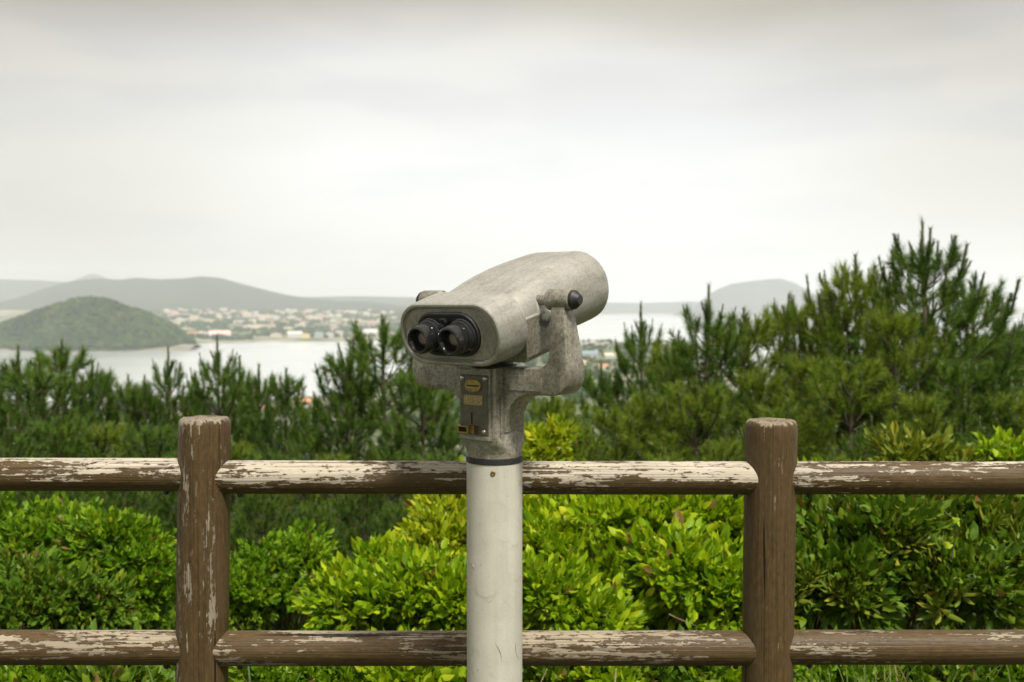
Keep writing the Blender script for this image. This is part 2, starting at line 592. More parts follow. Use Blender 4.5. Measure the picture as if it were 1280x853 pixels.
def ground_mat():
    m, nt, b = new_mat('ground_cover')
    t = node(nt, 'ShaderNodeTexCoord')
    n = node(nt, 'ShaderNodeTexNoise', Vector=t.outputs['Object'], Scale=2.2, Detail=8.0, Roughness=0.7)
    n3 = node(nt, 'ShaderNodeTexNoise', Vector=t.outputs['Object'], Scale=0.02, Detail=6.0, Roughness=0.7)
    c = ramp(nt, n.outputs[0], [(0.3, (0.022, 0.030, 0.010)), (0.5, (0.045, 0.060, 0.018)), (0.7, (0.085, 0.075, 0.040))])
    c2 = ramp(nt, n3.outputs[0], [(0.35, (0.05, 0.085, 0.03)), (0.5, (0.10, 0.13, 0.05)), (0.62, (0.30, 0.27, 0.20))])
    s = node(nt, 'ShaderNodeSeparateXYZ', Vector=t.outputs['Object'])
    k = ramp(nt, math_(nt, 'DIVIDE', s.outputs[1], 800.0), [(0.3, 0.0), (0.7, 1.0)])
    nt.links.new(mix_(nt, k, c, c2), b.inputs['Base Color'])
    b.inputs['Roughness'].default_value = 0.95
    bp = node(nt, 'ShaderNodeBump', Strength=0.8, Distance=0.03, Height=n.outputs[0])
    nt.links.new(bp.outputs[0], b.inputs['Normal'])
    return m


def water_mat():
    m, nt, b = new_mat('sea_water')
    t = node(nt, 'ShaderNodeTexCoord')
    mpn = node(nt, 'ShaderNodeMapping', Vector=t.outputs['Object'])
    mpn.inputs['Scale'].default_value = (1.0, 0.6, 1.0)
    n = node(nt, 'ShaderNodeTexNoise', Vector=mpn.outputs[0], Scale=0.12, Detail=5.0)
    n2_ = node(nt, 'ShaderNodeTexNoise', Vector=mpn.outputs[0], Scale=0.0032, Detail=4.0)
    b.inputs['Base Color'].default_value = (0.50, 0.53, 0.53, 1)
    nt.links.new(ramp(nt, n2_.outputs[0], [(0.35, 0.12), (0.65, 0.22)]), b.inputs['Roughness'])
    b.inputs['IOR'].default_value = 1.33
    bp = node(nt, 'ShaderNodeBump', Strength=0.12, Distance=0.4, Height=n.outputs[0])
    nt.links.new(bp.outputs[0], b.inputs['Normal'])
    return m


def hill_mat(name, stops, scale):
    m, nt, b = new_mat(name)
    t = node(nt, 'ShaderNodeTexCoord')
    n = node(nt, 'ShaderNodeTexNoise', Vector=t.outputs['Object'], Scale=scale, Detail=7.0, Roughness=0.7)
    nt.links.new(ramp(nt, n.outputs[0], stops), b.inputs['Base Color'])
    b.inputs['Roughness'].default_value = 1.0
    b.inputs['Specular IOR Level'].default_value = 0.1
    return m


M['ground'] = ground_mat()
M['water'] = water_mat()
M['forest'] = hill_mat('wooded_slope', [(0.3, (0.014, 0.028, 0.012)), (0.5, (0.028, 0.045, 0.018)), (0.7, (0.06, 0.075, 0.03))], 0.02)
M['plain'] = hill_mat('coastal_plain', [(0.32, (0.05, 0.08, 0.035)), (0.46, (0.13, 0.15, 0.08)), (0.58, (0.36, 0.33, 0.26))], 0.010)
M['mountain'] = hill_mat('mountain_forest', [(0.3, (0.02, 0.036, 0.03)), (0.7, (0.055, 0.075, 0.05))], 0.004)
M['beach'] = plain('shore_sand', (0.20, 0.19, 0.15), 0.95, 0, 0.3, 0.02)

az_f = list(np.radians(np.arange(-44, 44.1, 1.0))) + list(np.radians(np.arange(50, 311, 10.0)))
rad_g = [0.6, 1.2, 1.8, 2.3, 2.7, 3.0, 3.3, 3.6, 3.9, 4.2, 4.6, 5, 5.5, 6, 6.7, 7.5, 8.5, 10, 12, 15, 20, 30, 50, 90, 150, 220, 280, 330, 400,
         550, 700, 800, 850, 900, 950, 1000, 1050, 1100, 1200, 1400, 1600, 2000, 2300, 2450, 2550, 2650, 2750, 3000, 4000, 6000, 9000, 13000, 16000]
structure('ground', polar_sheet(ground_z, rad_g, az_f), M['ground'])
structure('sea', polar_sheet(lambda x, y: SEA, [300, 600, 1200, 2400, 4800, 9000, 16000], list(np.radians(np.arange(0, 360, 5.0)))), M['water'])


def ridge(profile, D, depth, base, ncross=22, nx=110, rough=0.10, seed=0.0, skew=0.0):
    """A ridge of hills: profile = photograph skyline (px, py) at distance D, bell-shaped across."""
    pxs = np.array([p[0] for p in profile], float)
    pys = np.array([p[1] for p in profile], float)
    V, F = [], []
    for i in range(nx):
        px = pxs[0] + (pxs[-1] - pxs[0]) * i / (nx - 1)
        top = P(px, float(np.interp(px, pxs, pys)), D)[2]
        for j in range(ncross):
            t = -1 + 2 * j / (ncross - 1)
            y = D + depth * t
            x = (px - 640) / FPX * (D + depth * t * 0.6)
            k = math.exp(-(t * 1.9) ** 2) - math.exp(-3.61)
            h = max(0.0, top - base) * k / (1 - math.exp(-3.61))
            h *= 1 + rough * mnoise.fractal(Vector((x / depth * 2.5 + seed, y / depth * 2.5, seed)), 0.9, 2.0, 5) * (0.35 + abs(t))
            V.append((x, y, base + h - (4.0 if abs(t) == 1 else 0)))
    for i in range(nx - 1):
        for j in range(ncross - 1):
            a = i * ncross + j
            F.append((a, a + ncross, a + ncross + 1, a + 1))
    return np.array(V), F


# far shore: plain that climbs gently to the mountains
def plain_z(x, y):
    px = 640 + FPX * x / y
    s = float(np.interp(px, [-600, 0, 230, 420, 500, 540, 620, 700, 1000, 1400], [2500, 2500, 2620, 2680, 2750, 3300, 6500, 9000, 9300, 9000]))
    d = math.hypot(x, y)
    t = (d - s)
    z = SEA - 5 + 7 * smooth01((t + 30) / 60)
    z += 46 * smooth01(t / 2600) + 30 * smooth01((t - 1500) / 4000)
    if t > 40:
        z += 7 * mnoise.noise(Vector((x / 240, y / 240, 3.1))) * smooth01(t / 300)
    return z


def fan_sheet(zf, px0, px1, npx, ys):
    V, F = [], []
    for y in ys:
        for i in range(npx):
            px = px0 + (px1 - px0) * i / (npx - 1)
            x = (px - 640) / FPX * y
            V.append((x, y, zf(x, y)))
    for r in range(len(ys) - 1):
        for i in range(npx - 1):
            a = r * npx + i
            F.append((a, a + 1, a + npx + 1, a + npx))
    return np.array(V), F


structure('coastal_plain', fan_sheet(plain_z, -500, 1800, 150,
          list(np.arange(2400, 3000, 25)) + list(np.arange(3000, 5000, 100)) + list(np.arange(5000, 11001, 300))), M['plain'])
structure('mountain_ridge', ridge([(-60, 392), (30, 372), (60, 360), (95, 351), (130, 348), (150, 350), (175, 347), (200, 349), (230, 348), (255, 345), (275, 347),
          (300, 354), (330, 362), (360, 369), (385, 373), (420, 376), (460, 377), (520, 384)], 6800, 1500, SEA + 50, rough=0.08, seed=2.0), M['mountain'])
structure('mountain_ridge', ridge([(-320, 375), (-150, 352), (-60, 350), (0, 349), (50, 350), (100, 354), (160, 360), (260, 368), (380, 371), (450, 370), (520, 372), (600, 376), (660, 381)],
          9800, 1800, SEA, rough=0.06, seed=5.0), M['mountain'])
structure('mountain', ridge([(60, 372), (85, 356), (100, 348), (112, 343), (119, 342), (128, 345), (145, 353), (170, 368)], 12500, 1600, SEA, rough=0.05, seed=8.0), M['mountain'])
structure('mountain', ridge([(845, 392), (868, 384), (885, 369), (900, 360), (915, 355), (940, 351), (962, 349), (975, 348.5), (992, 353), (1008, 362), (1025, 374), (1045, 386), (1060, 392)],
          8600, 900, SEA, rough=0.06, seed=4.0), M['mountain'])
structure('low_headland', ridge([(600, 385), (680, 380), (750, 377.5), (800, 379), (860, 377), (930, 380), (1010, 383), (1080, 381), (1160, 386), (1240, 387), (1300, 386), (1420, 389), (1500, 394)],
          10500, 1100, SEA, rough=0.1, seed=9.0), M['mountain'])

# wooded island hill across the bay
rng = np.random.default_rng(11)
HILL_D = 2330.0
hill_prof = [(-150, 434), (-90, 428), (-30, 416), (0, 408), (30, 398), (60, 389), (85, 380.5), (100, 376), (112, 374), (128, 375.5), (148, 380), (166, 387), (185, 395), (203, 403), (218, 411), (228, 420), (238, 431)]
hill_geo = ridge(hill_prof, HILL_D, 260, SEA - 2, ncross=34, nx=130, rough=0.22, seed=1.0)
structure('hill', hill_geo, M['forest'])
structure('beach', ridge([(-260, 429.8), (-120, 428.6), (100, 428.6), (200, 429.2), (245, 431.0)], HILL_D - 110, 170, SEA - 1.5, ncross=12, nx=60, rough=0.05), M['beach'])


def ico():
    t = (1 + 5 ** 0.5) / 2
    v = np.array([(-1, t, 0), (1, t, 0), (-1, -t, 0), (1, -t, 0), (0, -1, t), (0, 1, t), (0, -1, -t), (0, 1, -t), (t, 0, -1), (t, 0, 1), (-t, 0, -1), (-t, 0, 1)])
    v /= np.linalg.norm(v[0])
    f = np.array([(0, 11, 5), (0, 5, 1), (0, 1, 7), (0, 7, 10), (0, 10, 11), (1, 5, 9), (5, 11, 4), (11, 10, 2), (10, 7, 6), (7, 1, 8), (3, 9, 4), (3, 4, 2),
                  (3, 2, 6), (3, 6, 8), (3, 8, 9), (4, 9, 5), (2, 4, 11), (6, 2, 10), (8, 6, 7), (9, 8, 1)])
    return v, f


ICOV, ICOF = ico()
M['canopy'] = foliage('far_tree_canopy', [(0.1, (0.007, 0.024, 0.009)), (0.5, (0.020, 0.048, 0.014)), (0.9, (0.065, 0.095, 0.026))], 0.0, 1.0, 0.012, 0.1, 0.0)


def canopy_blobs(pts, size, r):
    n = len(pts)
    M3 = frames(r.normal(size=(n, 3)), r.uniform(0, 6, n)) * (size * r.uniform(0.5, 1.6, n) ** 1.2)[:, None, None]
    return inst(ICOV, ICOF, M3, np.asarray(pts))


HV = hill_geo[0].reshape(130, 34, 3)
pts = []
while len(pts) < 4200:
    i, j = rng.uniform(0, 129), rng.uniform(2, 24)
    i0, j0 = int(i), int(j)
    p = HV[min(i0, 128), j0] * (1 - (i - i0)) + HV[min(i0, 128) + 1, j0] * (i - i0)
    p = p + (HV[min(i0, 128), j0 + 1] - HV[min(i0, 128), j0]) * (j - j0)
    if p[2] > SEA + 5:
        pts.append(p + (0, 0, 2.0))
structure('hill_woodland', canopy_blobs(pts, 6.0, rng), M['canopy'], kind='stuff', label='dense green woodland covering the island hill across the bay')

pts = []
while len(pts) < 2600:
    px, y = rng.uniform(150, 560), 2640 + 3600 * rng.uniform(0, 1) ** 1.6
    x = (px - 640) / FPX * y
    z = plain_z(x, y)
    if z > SEA + 3 and mnoise.noise(Vector((x / 150, y / 260, 7))) > 0.0:
        pts.append((x, y, z + 2))
structure('far_woodland', canopy_blobs(pts, 7.0, rng), M['canopy'], kind='stuff', label='hazy tree belts between the houses of the far town')
pts = []
while len(pts) < 2200:
    px, y = rng.uniform(-100, 900), rng.uniform(600, 2600)
    if y > shore(px) - 40:
        continue
    x = (px - 640) / FPX * y
    if mnoise.noise(Vector((x / 60, y / 60, 1))) > -0.15:
        pts.append((x, y, ground_z(x, y) + 1.5))
structure('shore_woodland', canopy_blobs(pts, 4.0, rng), M['canopy'], kind='stuff', label='trees of the lowland below the hill seen between the pines')

# ------------------------------------------------------------------ buildings
WALLS = {}


def wall_mat(key, col):
    if key not in WALLS:
        WALLS[key] = plain('building_' + key, col, 0.85, 0, 0.08, 0.3)
    return WALLS[key]


for k, c in dict(white=(0.58, 0.56, 0.52), cream=(0.72, 0.64, 0.50), tan=(0.62, 0.42, 0.25), pink=(0.68, 0.47, 0.42), beige=(0.60, 0.54, 0.44), yellow=(0.74, 0.60, 0.30),
                 grey=(0.42, 0.42, 0.42), orange=(0.60, 0.28, 0.16), bluegrey=(0.25, 0.31, 0.37), redroof=(0.55, 0.24, 0.20), darkwin=(0.05, 0.06, 0.07)).items():
    wall_mat(k, c)


def building(px, D, base_z, w, dpt, h, wall, roof, label, gable=False, storeys=0, yaw=0.0, group=None, cat_='building', bays=6):
    x = (px - 640) / FPX * D
    rt = thing('building', label, cat_, (x, D, base_z), group)
    rt.rotation_euler = (0, 0, yaw)

    def loc(name, geo, mat, par=rt):
        o = link(name, new_mesh(name, geo[0], geo[1], mat), par)
        return o
    wl = loc('wall', box((-w / 2, -dpt / 2, -3), (w / 2, dpt / 2, h)), WALLS[wall])
    if gable:
        e, rh = 0.6, min(w, dpt) * 0.28
        V = [(-w / 2 - e, -dpt / 2 - e, h + .01), (w / 2 + e, -dpt / 2 - e, h + .01), (w / 2 + e, dpt / 2 + e, h + .01), (-w / 2 - e, dpt / 2 + e, h + .01), (-w / 2 - e, 0, h + rh), (w / 2 + e, 0, h + rh)]
        F = [(0, 1, 5, 4), (2, 3, 4, 5), (1, 2, 5), (3, 0, 4), (0, 3, 2, 1)]
        loc('roof', (np.array(V), F), WALLS[roof])
    else:
        loc('roof', join(box((-w / 2 - .3, -dpt / 2 - .3, h + .01), (w / 2 + .3, dpt / 2 + .3, h + 0.6)),
                         box((-w * .15, -dpt * .2, h + 0.6), (w * .12, dpt * .2, h + 2.4))), WALLS[roof])
    if storeys:
        sh = h / storeys
        me = None
        for s in range(storeys):
            for c in range(bays):
                bx = -w / 2 + (c + .5) * w / bays
                if me is None:
                    me = new_mesh('window', *box((-w / bays * .3, -0.12, -sh * .22), (w / bays * .3, 0.0, sh * .22)), WALLS['darkwin'])
                o = link('window', me, rt, (bx, -dpt / 2 - .01, (s + .55) * sh))
    return rt


def far(px, py, D, wpx, hpx, wall, roof, label, gable=False, storeys=0):
    """Building of the far town whose foot shows at photograph height py."""
    m = D / FPX
    x = (px - 640) / FPX * D
    z = plain_z(x, D)
    building(px, D, z, wpx * m, wpx * m * .7, hpx * m, wall, roof, label, gable, storeys, yaw=random.uniform(-.4, .4), group='buildings of the town across the bay')


random.seed(5)
for a in [
    (240, 0, 2860, 12, 7, 'tan', 'orange', 'orange tan block closest to the foot of the green island hill'),
    (252, 0, 2880, 13, 6, 'white', 'cream', 'white block adjoining the orange tan block by the island hill'),
    (232, 0, 2790, 6, 5, 'white', 'white', 'small white house tucked at the tip of the island hill'),
    (274, 0, 2810, 26, 4, 'white', 'pink', 'long low shed with pale pink roof on the far shore', True),
    (311, 0, 3350, 12, 5, 'cream', 'cream', 'cream block starting the row above the far shore'),
    (324, 0, 3380, 14, 6, 'cream', 'beige', 'widest cream block in the row above the far shore'),
    (338, 0, 3360, 11, 7, 'beige', 'tan', 'tan roofed beige block ending the row above the far shore'),
    (345, 0, 2860, 12, 5, 'beige', 'beige', 'beige block left of the big white shed on the far shore'),
    (368, 0, 2850, 18, 5, 'white', 'white', 'big bright white shed on the far shore', True),
    (382, 0, 2830, 10, 5, 'yellow', 'yellow', 'pale yellow block right of the big white shed on the far shore'),
    (360, 0, 3300, 10, 5, 'cream', 'grey', 'grey roofed cream house behind the big white shed'),
    (376, 0, 3420, 12, 6, 'cream', 'cream', 'cream flats behind the pale yellow block'),
    (399, 0, 2850, 10, 5, 'grey', 'bluegrey', 'blue grey roofed shed by the water right of the yellow block', True),
    (412, 0, 2860, 9, 6, 'white', 'beige', 'beige roofed white house by the water near the tall pine'),
    (424, 0, 2900, 9, 7, 'white', 'white', 'white tower block by the water near the tall pine'),
    (436, 0, 2950, 12, 4, 'grey', 'grey', 'low grey shed just left of the tall pine'),
    (418, 0, 3300, 9, 6, 'pink', 'white', 'pinkish house behind the white tower block'),
    (478, 0, 3900, 12, 6, 'white', 'pink', 'pink topped block behind the tip of the tall pine'),
    (466, 0, 3000, 22, 4, 'white', 'white', 'pale harbour shed beside the tip of the tall pine', True),
]:
    far(*a)
USED = set()
for i, px in enumerate([206, 219, 237, 262, 286, 293, 303, 318, 331, 344, 355, 367, 386, 392, 404, 417, 431, 443, 450, 461, 487, 492, 328, 405, 360, 300, 470, 436, 258, 381, 225, 275, 312, 340, 372, 398, 424, 447, 298, 349, 410, 388, 268, 244] + [210 + (k * 37) % 285 for k in range(40)]):
    D = random.uniform(3700, 5600)
    px += random.uniform(-4, 4)
    wl_, rf_ = random.choice(['white', 'cream', 'white', 'beige', 'pink']), random.choice(['white', 'grey', 'cream', 'pink'])
    row = 'lower row' if D < 4250 else 'middle row' if D < 4900 else 'topmost row'
    spot = ('hugging the island hill' if px < 225 else 'above the orange tan block' if px < 262 else 'above the pink roofed shed' if px < 292 else 'above the cream block row' if px < 322 else
            'above the tan roofed beige block' if px < 350 else 'above the big white shed' if px < 380 else 'above the blue grey shed' if px < 405 else 'above the white tower block' if px < 440 else
            'left of the tall pine tip' if px < 474 else 'right of the tall pine tip')
    for wq in ('white', 'cream', 'beige', 'pink'):
        for rq in ('white', 'grey', 'cream', 'pink'):
            if (wl_, rf_, row, spot) in USED:
                wl_, rf_ = wq, rq
    USED.add((wl_, rf_, row, spot))
    far(px, 0, D, random.uniform(4, 11), random.uniform(2.5, 4.5), wl_, rf_, 'tiny hazy %s house with %s roof, %s, %s' % (wl_, rf_, row, spot))


def near(px, py_foot, wpx, hpx, wall, roof, label, gable=False, storeys=0, yaw=0.2, bays=6, group='buildings on the near shore below the hill'):
    D = 96.0 * FPX / (py_foot - 380)
    m = D / FPX
    building(px, D, SEA + 4, wpx * m, wpx * m * .6, hpx * m, wall, roof, label, gable, storeys, yaw, group, bays=bays)


near(128, 512, 16, 22, 'white', 'grey', 'grey topped white tower seen between the left pines', False, 5, 0.35, 3)
near(147, 508, 13, 19, 'bluegrey', 'bluegrey', 'dark blue grey tower behind the left pines', False, 5, 0.1, 3)
near(92, 508, 10, 10, 'white', 'bluegrey', 'small white block low among the left pines', False, 2, 0.1, 3)
near(227, 518, 24, 15, 'cream', 'cream', 'cream columned hall behind the left fence post', False, 1, 0.05, 7)
near(330, 518, 18, 9, 'pink', 'redroof', 'pink house with red roof between two pines left of the tall pine', True, 1, 0.3)
near(381, 514, 26, 12, 'cream', 'orange', 'house with orange tiled roof left of the tall pine', True, 2, -0.3)
near(402, 542, 32, 13, 'white', 'beige', 'long white building with tan roof at foot of the tall pine', True, 1, 0.15)
near(305, 535, 14, 9, 'pink', 'pink', 'pale pink house low behind left fence post', False, 1, 0.1)
near(352, 536, 16, 10, 'cream', 'grey', 'cream house low between the pines left of the tall pine', True, 1, 0.1)
near(737, 447, 20, 5, 'grey', 'bluegrey', 'blue grey roofed harbour shed right of the binoculars', True, 0, 0.05)
near(716, 446, 14, 5, 'white', 'white', 'white harbour shed closest to the binoculars', True, 0, 0.05)
near(764, 448, 16, 4, 'white', 'cream', 'long cream shed on the harbour right of the blue grey shed', True, 0, 0)
near(725, 458, 14, 5, 'beige', 'pink', 'pinkish roofed house on the harbour behind the pine tops', True, 0, 0.2)
near(754, 462, 12, 5, 'cream', 'orange', 'orange roofed house on the harbour behind the pine tops', True, 0, 0.2)
near(830, 450, 8, 8, 'cream', 'white', 'pale house glimpsed beside the pine tip right of the harbour', False, 1, 0.2, 3)
near(741, 431, 40, 2.4, 'white', 'beige', 'long pale breakwater buildings along the far edge of the harbour', False, 0, 0)
near(812, 430.5, 40, 2, 'white', 'cream', 'low pale sheds on the harbour spit by the slim pine tip', False, 0, 0)
far(40, 0, 3600, 22, 2.5, 'white', 'white', 'long low white building on the slope behind the island hill')
far(83, 0, 3900, 9, 4, 'white', 'white', 'small white building above the shoulder of the island hill')

# ------------------------------------------------------------------ fence
FD = 2.0
FENCE = thing('fence', 'brown log rail fence with flaking paint crossing in front of the bushes', 'fence', (0, FD, 0))
mpx = FD / FPX


def post_geo(top, bot_z, R, notch_z, seed, lean):
    rings = []
    seg = 56
    zt = top[2]
    zs = list(np.linspace(bot_z, zt - 0.012, 64)) + [zt - 0.007, zt - 0.003, zt - 0.0008]
    for i, z in enumerate(zs):
        c = np.array([top[0] + lean * (zt - z), top[1], z])
        r = R if i < 64 else R - (0.0012, 0.0035, 0.0065)[i - 64]
        ring = []
        for j in range(seg):
            a = 2 * math.pi * j / seg
            dx, dy = math.cos(a), math.sin(a)
            rr = r * (1 + 0.012 * mnoise.noise(Vector((dx * 1.6 + seed, dy * 1.6, z * 3))) + 0.006 * mnoise.noise(Vector((dx * 9 + seed, dy * 9, z * 5))))
            x, y = rr * dx, rr * dy
            lim = R * 2
            for nz in notch_z:
                t = abs(z - nz)
                rl = 0.0345
                if t < rl * 1.35:
                    k = max(0.0, (t - rl * 0.75) / (rl * 0.75))
                    lim = min(lim, R * (0.94 + 0.08 * min(1, k)))
            x = max(-lim, min(lim, x))
            ring.append((c[0] + x, c[1] + y, z + (0.002 * mnoise.noise(Vector((dx * 3, dy * 3, seed))) if i >= 63 else 0)))
        rings.append(np.array(ring))
    return loft(rings)


TOPZ = P(640, 596.5, FD)[2]
LOWZ = P(640, 809, FD)[2]
wood_bare_cut = (0.50, 0.44, 0.36)
M['post_a'] = peeling_wood('post_paint_flaked', 2, 1.66, 0.45, 1.3, bare=(0.30, 0.255, 0.185), face=0.10)
M['post_b'] = peeling_wood('post_paint_sound', 2, 1.76, 0.55, 4.1, bare=(0.30, 0.245, 0.165), face=0.10)
posts = [(256, 518, 252.5, 'post_a'), (964, 521, 959, 'post_b'), (-449, 517, -455, 'post_b'), (1669, 524, 1664, 'post_a')]
for n, (pt, py, pb, mk) in enumerate(posts):
    top = P(pt, py + 4, FD)
    bot = P(pb, 853, FD)
    lean = (bot[0] - top[0]) / (top[2] - bot[2])
    part('post', post_geo(top, -0.05, 32 * mpx, [TOPZ, LOWZ], n * 3.7 + 1, lean), M[mk], FENCE, auto=50,
         label=('post with long flaked streaks down its face', 'post with mostly sound brown paint', None, None)[n])

YO = -0.0055


def rail_geo(p0, p1, r0, r1, seed):
    rings = []
    seg, n = 40, 90
    for i in range(n):
        t = i / (n - 1)
        c = np.asarray(p0) * (1 - t) + np.asarray(p1) * t
        r = r0 * (1 - t) + r1 * t
        ring = []
        for j in range(seg):
            a = 2 * math.pi * j / seg
            dy, dz = math.cos(a), math.sin(a)
            rr = r * (1 + 0.012 * mnoise.noise(Vector((c[0] * 4, dy * 1.5 + seed, dz * 1.5))) + 0.010 * mnoise.noise(Vector((c[0] * 7, dy * 7 + seed, dz * 7))))
            ring.append((c[0], c[1] + rr * dy, c[2] + rr * dz))
        rings.append(np.array(ring))
    return loft(rings)


rails = [(-449, 256, 570.5, 573.5, 20.8, 'rail left top', 1.02, 2.2), (256, 964, 595.8, 597.3, 20.8, '', 1.46, 5.5), (964, 1669, 597, 597, 20.6, '', 1.50, 9.4),
         (-449, 256, 808, 808.5, 21.5, '', 1.56, 12.7), (256, 964, 809.5, 809, 21.5, '', 1.46, 16.1), (964, 1669, 808, 808, 21.2, '', 1.54, 21.3)]
rails[0] = (-449, 256, 591.5, 593.0, 20.6, '', 1.49, 2.2)
rl_labels = ['upper rail with pale wood bared along its top', 'upper rail almost wholly bared to pale grained wood', 'upper rail with scattered white flakes in brown paint',
             'lower rail with long pale flaked patches', 'lower rail with flaked streaks crossing its middle', 'lower rail mostly brown with few flakes']
for n, (xa, xb, ya, yb, rp, _, thr, sd) in enumerate(rails):
    mt = peeling_wood('rail_paint_%d' % n, 0, thr, 0.20 if n < 3 else 0.10, sd, bare=((0.53, 0.465, 0.365) if n < 3 else (0.36, 0.30, 0.215)), face=0.02)
    a, b_ = P(xa, ya, FD), P(xb, yb, FD)
    a[1] += YO
    b_[1] += YO
    rl = part('rail', rail_geo(a, b_, rp * mpx, rp * mpx, sd), mt, FENCE, smooth=True, label=rl_labels[n])
    for side, bx in ((1, xa + 46), (-1, xb - 46)):
        if not 0 < bx < 1280:
            continue
        t = (bx - xa) / (xb - xa)
        c = a * (1 - t) + b_ * t
        r = rp * mpx
        bo = part('bolt', tube([c + (0, -0.006, -r + 0.004), c + (0, -0.006, -r - 0.004), c + (0, -0.006, -r - 0.0065)], [0.0055, 0.0055, 0.003], 8), M['rubber_dull'], rl)

# ------------------------------------------------------------------ coin-operated binoculars
TH, PH = math.radians(37.4), math.radians(13.7)
CX, CY = (618 - 640) / FPX * 1.78, 1.78
CZ = CAMZ + 0.007
VIEW = thing('coin_binoculars', 'weathered grey coin operated binoculars on a white pillar', 'binoculars', (CX, CY, 0))
r_ = np.array([math.cos(TH), -math.sin(TH), 0])
uh = np.array([math.sin(TH), math.cos(TH), 0])
zz = np.array([0, 0, 1.0])
u_ = math.cos(PH) * uh + math.sin(PH) * zz
v_ = -math.sin(PH) * uh + math.cos(PH) * zz
C0 = np.array([CX, CY, CZ])
H0 = C0 + v_ * -0.028


def hp(s, r, v):
    return H0 + u_ * s + r_ * r + v_ * v


def yp(r, z, d):
    return C0 + r_ * r + zz * z + uh * d


def head_ring(s, w, h, rad, vo=0.0, ro=0.0, n=9):
    o = rrect(w, h, rad, n)
    return np.array([hp(s, ro + a, vo + b) for a, b in o])


def lathe_h(profile, r0, v0, seg=36, cap0=True, cap1=True):
    """Turned part about the head axis: profile of (s, radius)."""
    rings = []
    for s, rad in profile:
        ang = np.arange(seg) * 2 * math.pi / seg
        rings.append(np.array([hp(s, r0 + rad * math.cos(a), v0 + rad * math.sin(a)) for a in ang]))
    return loft(rings, cap0, cap1)


def turned(p0, axis, profile, seg=28):
    axis = np.asarray(axis, float)
    a = np.cross(axis, zz if abs(axis[2]) < .9 else np.array([1.0, 0, 0]))
    a /= np.linalg.norm(a)
    b = np.cross(axis, a)
    rings = []
    for s, rad in profile:
        ang = np.arange(seg) * 2 * math.pi / seg
        rings.append(p0 + axis * s + rad * (np.outer(np.cos(ang), a) + np.outer(np.sin(ang), b)))
    return loft(rings)


st = hp(0.004, 0.106, 0.008) - np.array([CX, CY, 0])
M['cast_head'] = cast_metal('cast_metal_stained', (0.385, 0.372, 0.330), 0.36, mott=0.5, stain=(tuple(st), 0.042))
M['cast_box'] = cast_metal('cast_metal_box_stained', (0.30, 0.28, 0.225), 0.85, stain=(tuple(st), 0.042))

# barrel housing
sec = [(-0.072, .194, .090, .041, 0.0), (-0.062, .201, .098, .045, 0.0), (-0.03, .205, .108, .049, .002), (0.0, .208, .116, .052, .004), (0.04, .211, .124, .055, .006), (0.08, .213, .130, .058, .007),
       (0.12, .215, .134, .061, .007), (0.16, .217, .136, .063, .006), (0.20, .218, .136, .064, .006), (0.209, .217, .135, .064, .006), (0.2135, .213, .131, .063, .006), (0.215, .207, .125, .060, .006),
       (0.213, .200, .118, .057, .006), (0.195, .198, .116, .056, .006)]
BODY = part('barrel_housing', loft([head_ring(s, w, h, rd, vo) for s, w, h, rd, vo in sec]), M['cast_head'], VIEW, auto=35)
for sg in (-1, 1):
    part('objective_lens', lathe_h([(0.190, .046), (0.198, .046), (0.201, .035), (0.202, .0)][:3], sg * .048, .006), M['glass'], BODY, auto=30)
# front cover with stepped face
cov = [(-0.1320, .040, .020, .009), (-0.1325, .180, .070, .032), (-0.1325, .199, .086, .040), (-0.1310, .203, .090, .042), (-0.1310, .2055, .0925, .043), (-0.1355, .2075, .0945, .044), (-0.1365, .2095, .0965, .045),
       (-0.1364, .2165, .1035, .047), (-0.1345, .2205, .1075, .0485), (-0.130, .2225, .1095, .0495), (-0.095, .2265, .1145, .052), (-0.070, .2285, .1165, .053), (-0.064, .2275, .1155, .053), (-0.0615, .222, .110, .050), (-0.0615, .204, .10, .045)]
COVER = part('front_cover', loft([head_ring(s, w, h, rd, 0) for s, w, h, rd in cov]), M['cast'], VIEW, auto=32)
M['sealant'] = plain('dried_sealant', (0.50, 0.45, 0.34), 0.8, 0, 0.35, 140)


def bead(w, h, rad, s_, r0, a0, a1, seed):
    o_ = rrect(w, h, rad, 14)
    n = len(o_)
    pts, rr = [], []
    for k in range(int(a0 * n), int(a1 * n) + 1):
        a, b = o_[k % n]
        pts.append(hp(s_, a, b))
        rr.append(r0 * (0.75 + 0.9 * abs(mnoise.noise(Vector((k * .37, seed, 0))))))
    return tube(pts, rr, 6)


part('sealant_bead', bead(.2042, .0912, .0425, -.1318, .0012, 0.0, .52, 1), M['sealant'], COVER, smooth=True)
part('sealant_bead', bead(.2042, .0912, .0425, -.1318, .0010, .78, 1.0, 2), M['sealant'], COVER, smooth=True)
part('sealant_bead', bead(.140, .078, .038, -.1330, .0009, -.20, .22, 3), M['sealant'], COVER, smooth=True)
# lower timer box
def trap(s_, k=1.0, top=.004):
    q = [(.1065 * k, top), (-.1065 * k, top), (-.1000 * k, -.060), (-.094 * k, -.069), (.094 * k, -.069), (.1000 * k, -.060)]
    return np.array([hp(s_, a, b) for a, b in q])


bx = part('timer_box', loft([trap(-0.056, .98, 0), trap(-0.052), trap(0.045), trap(0.049, .98, 0)]), M['cast_box'], VIEW, auto=25)
part('seam_flange', loft([head_ring(s, w, .005, .0018, .006, 0, 2) for s, w in ((-0.060, .2135), (-0.03, .2145), (0.0, .2150))]), M['cast'], VIEW, auto=30)

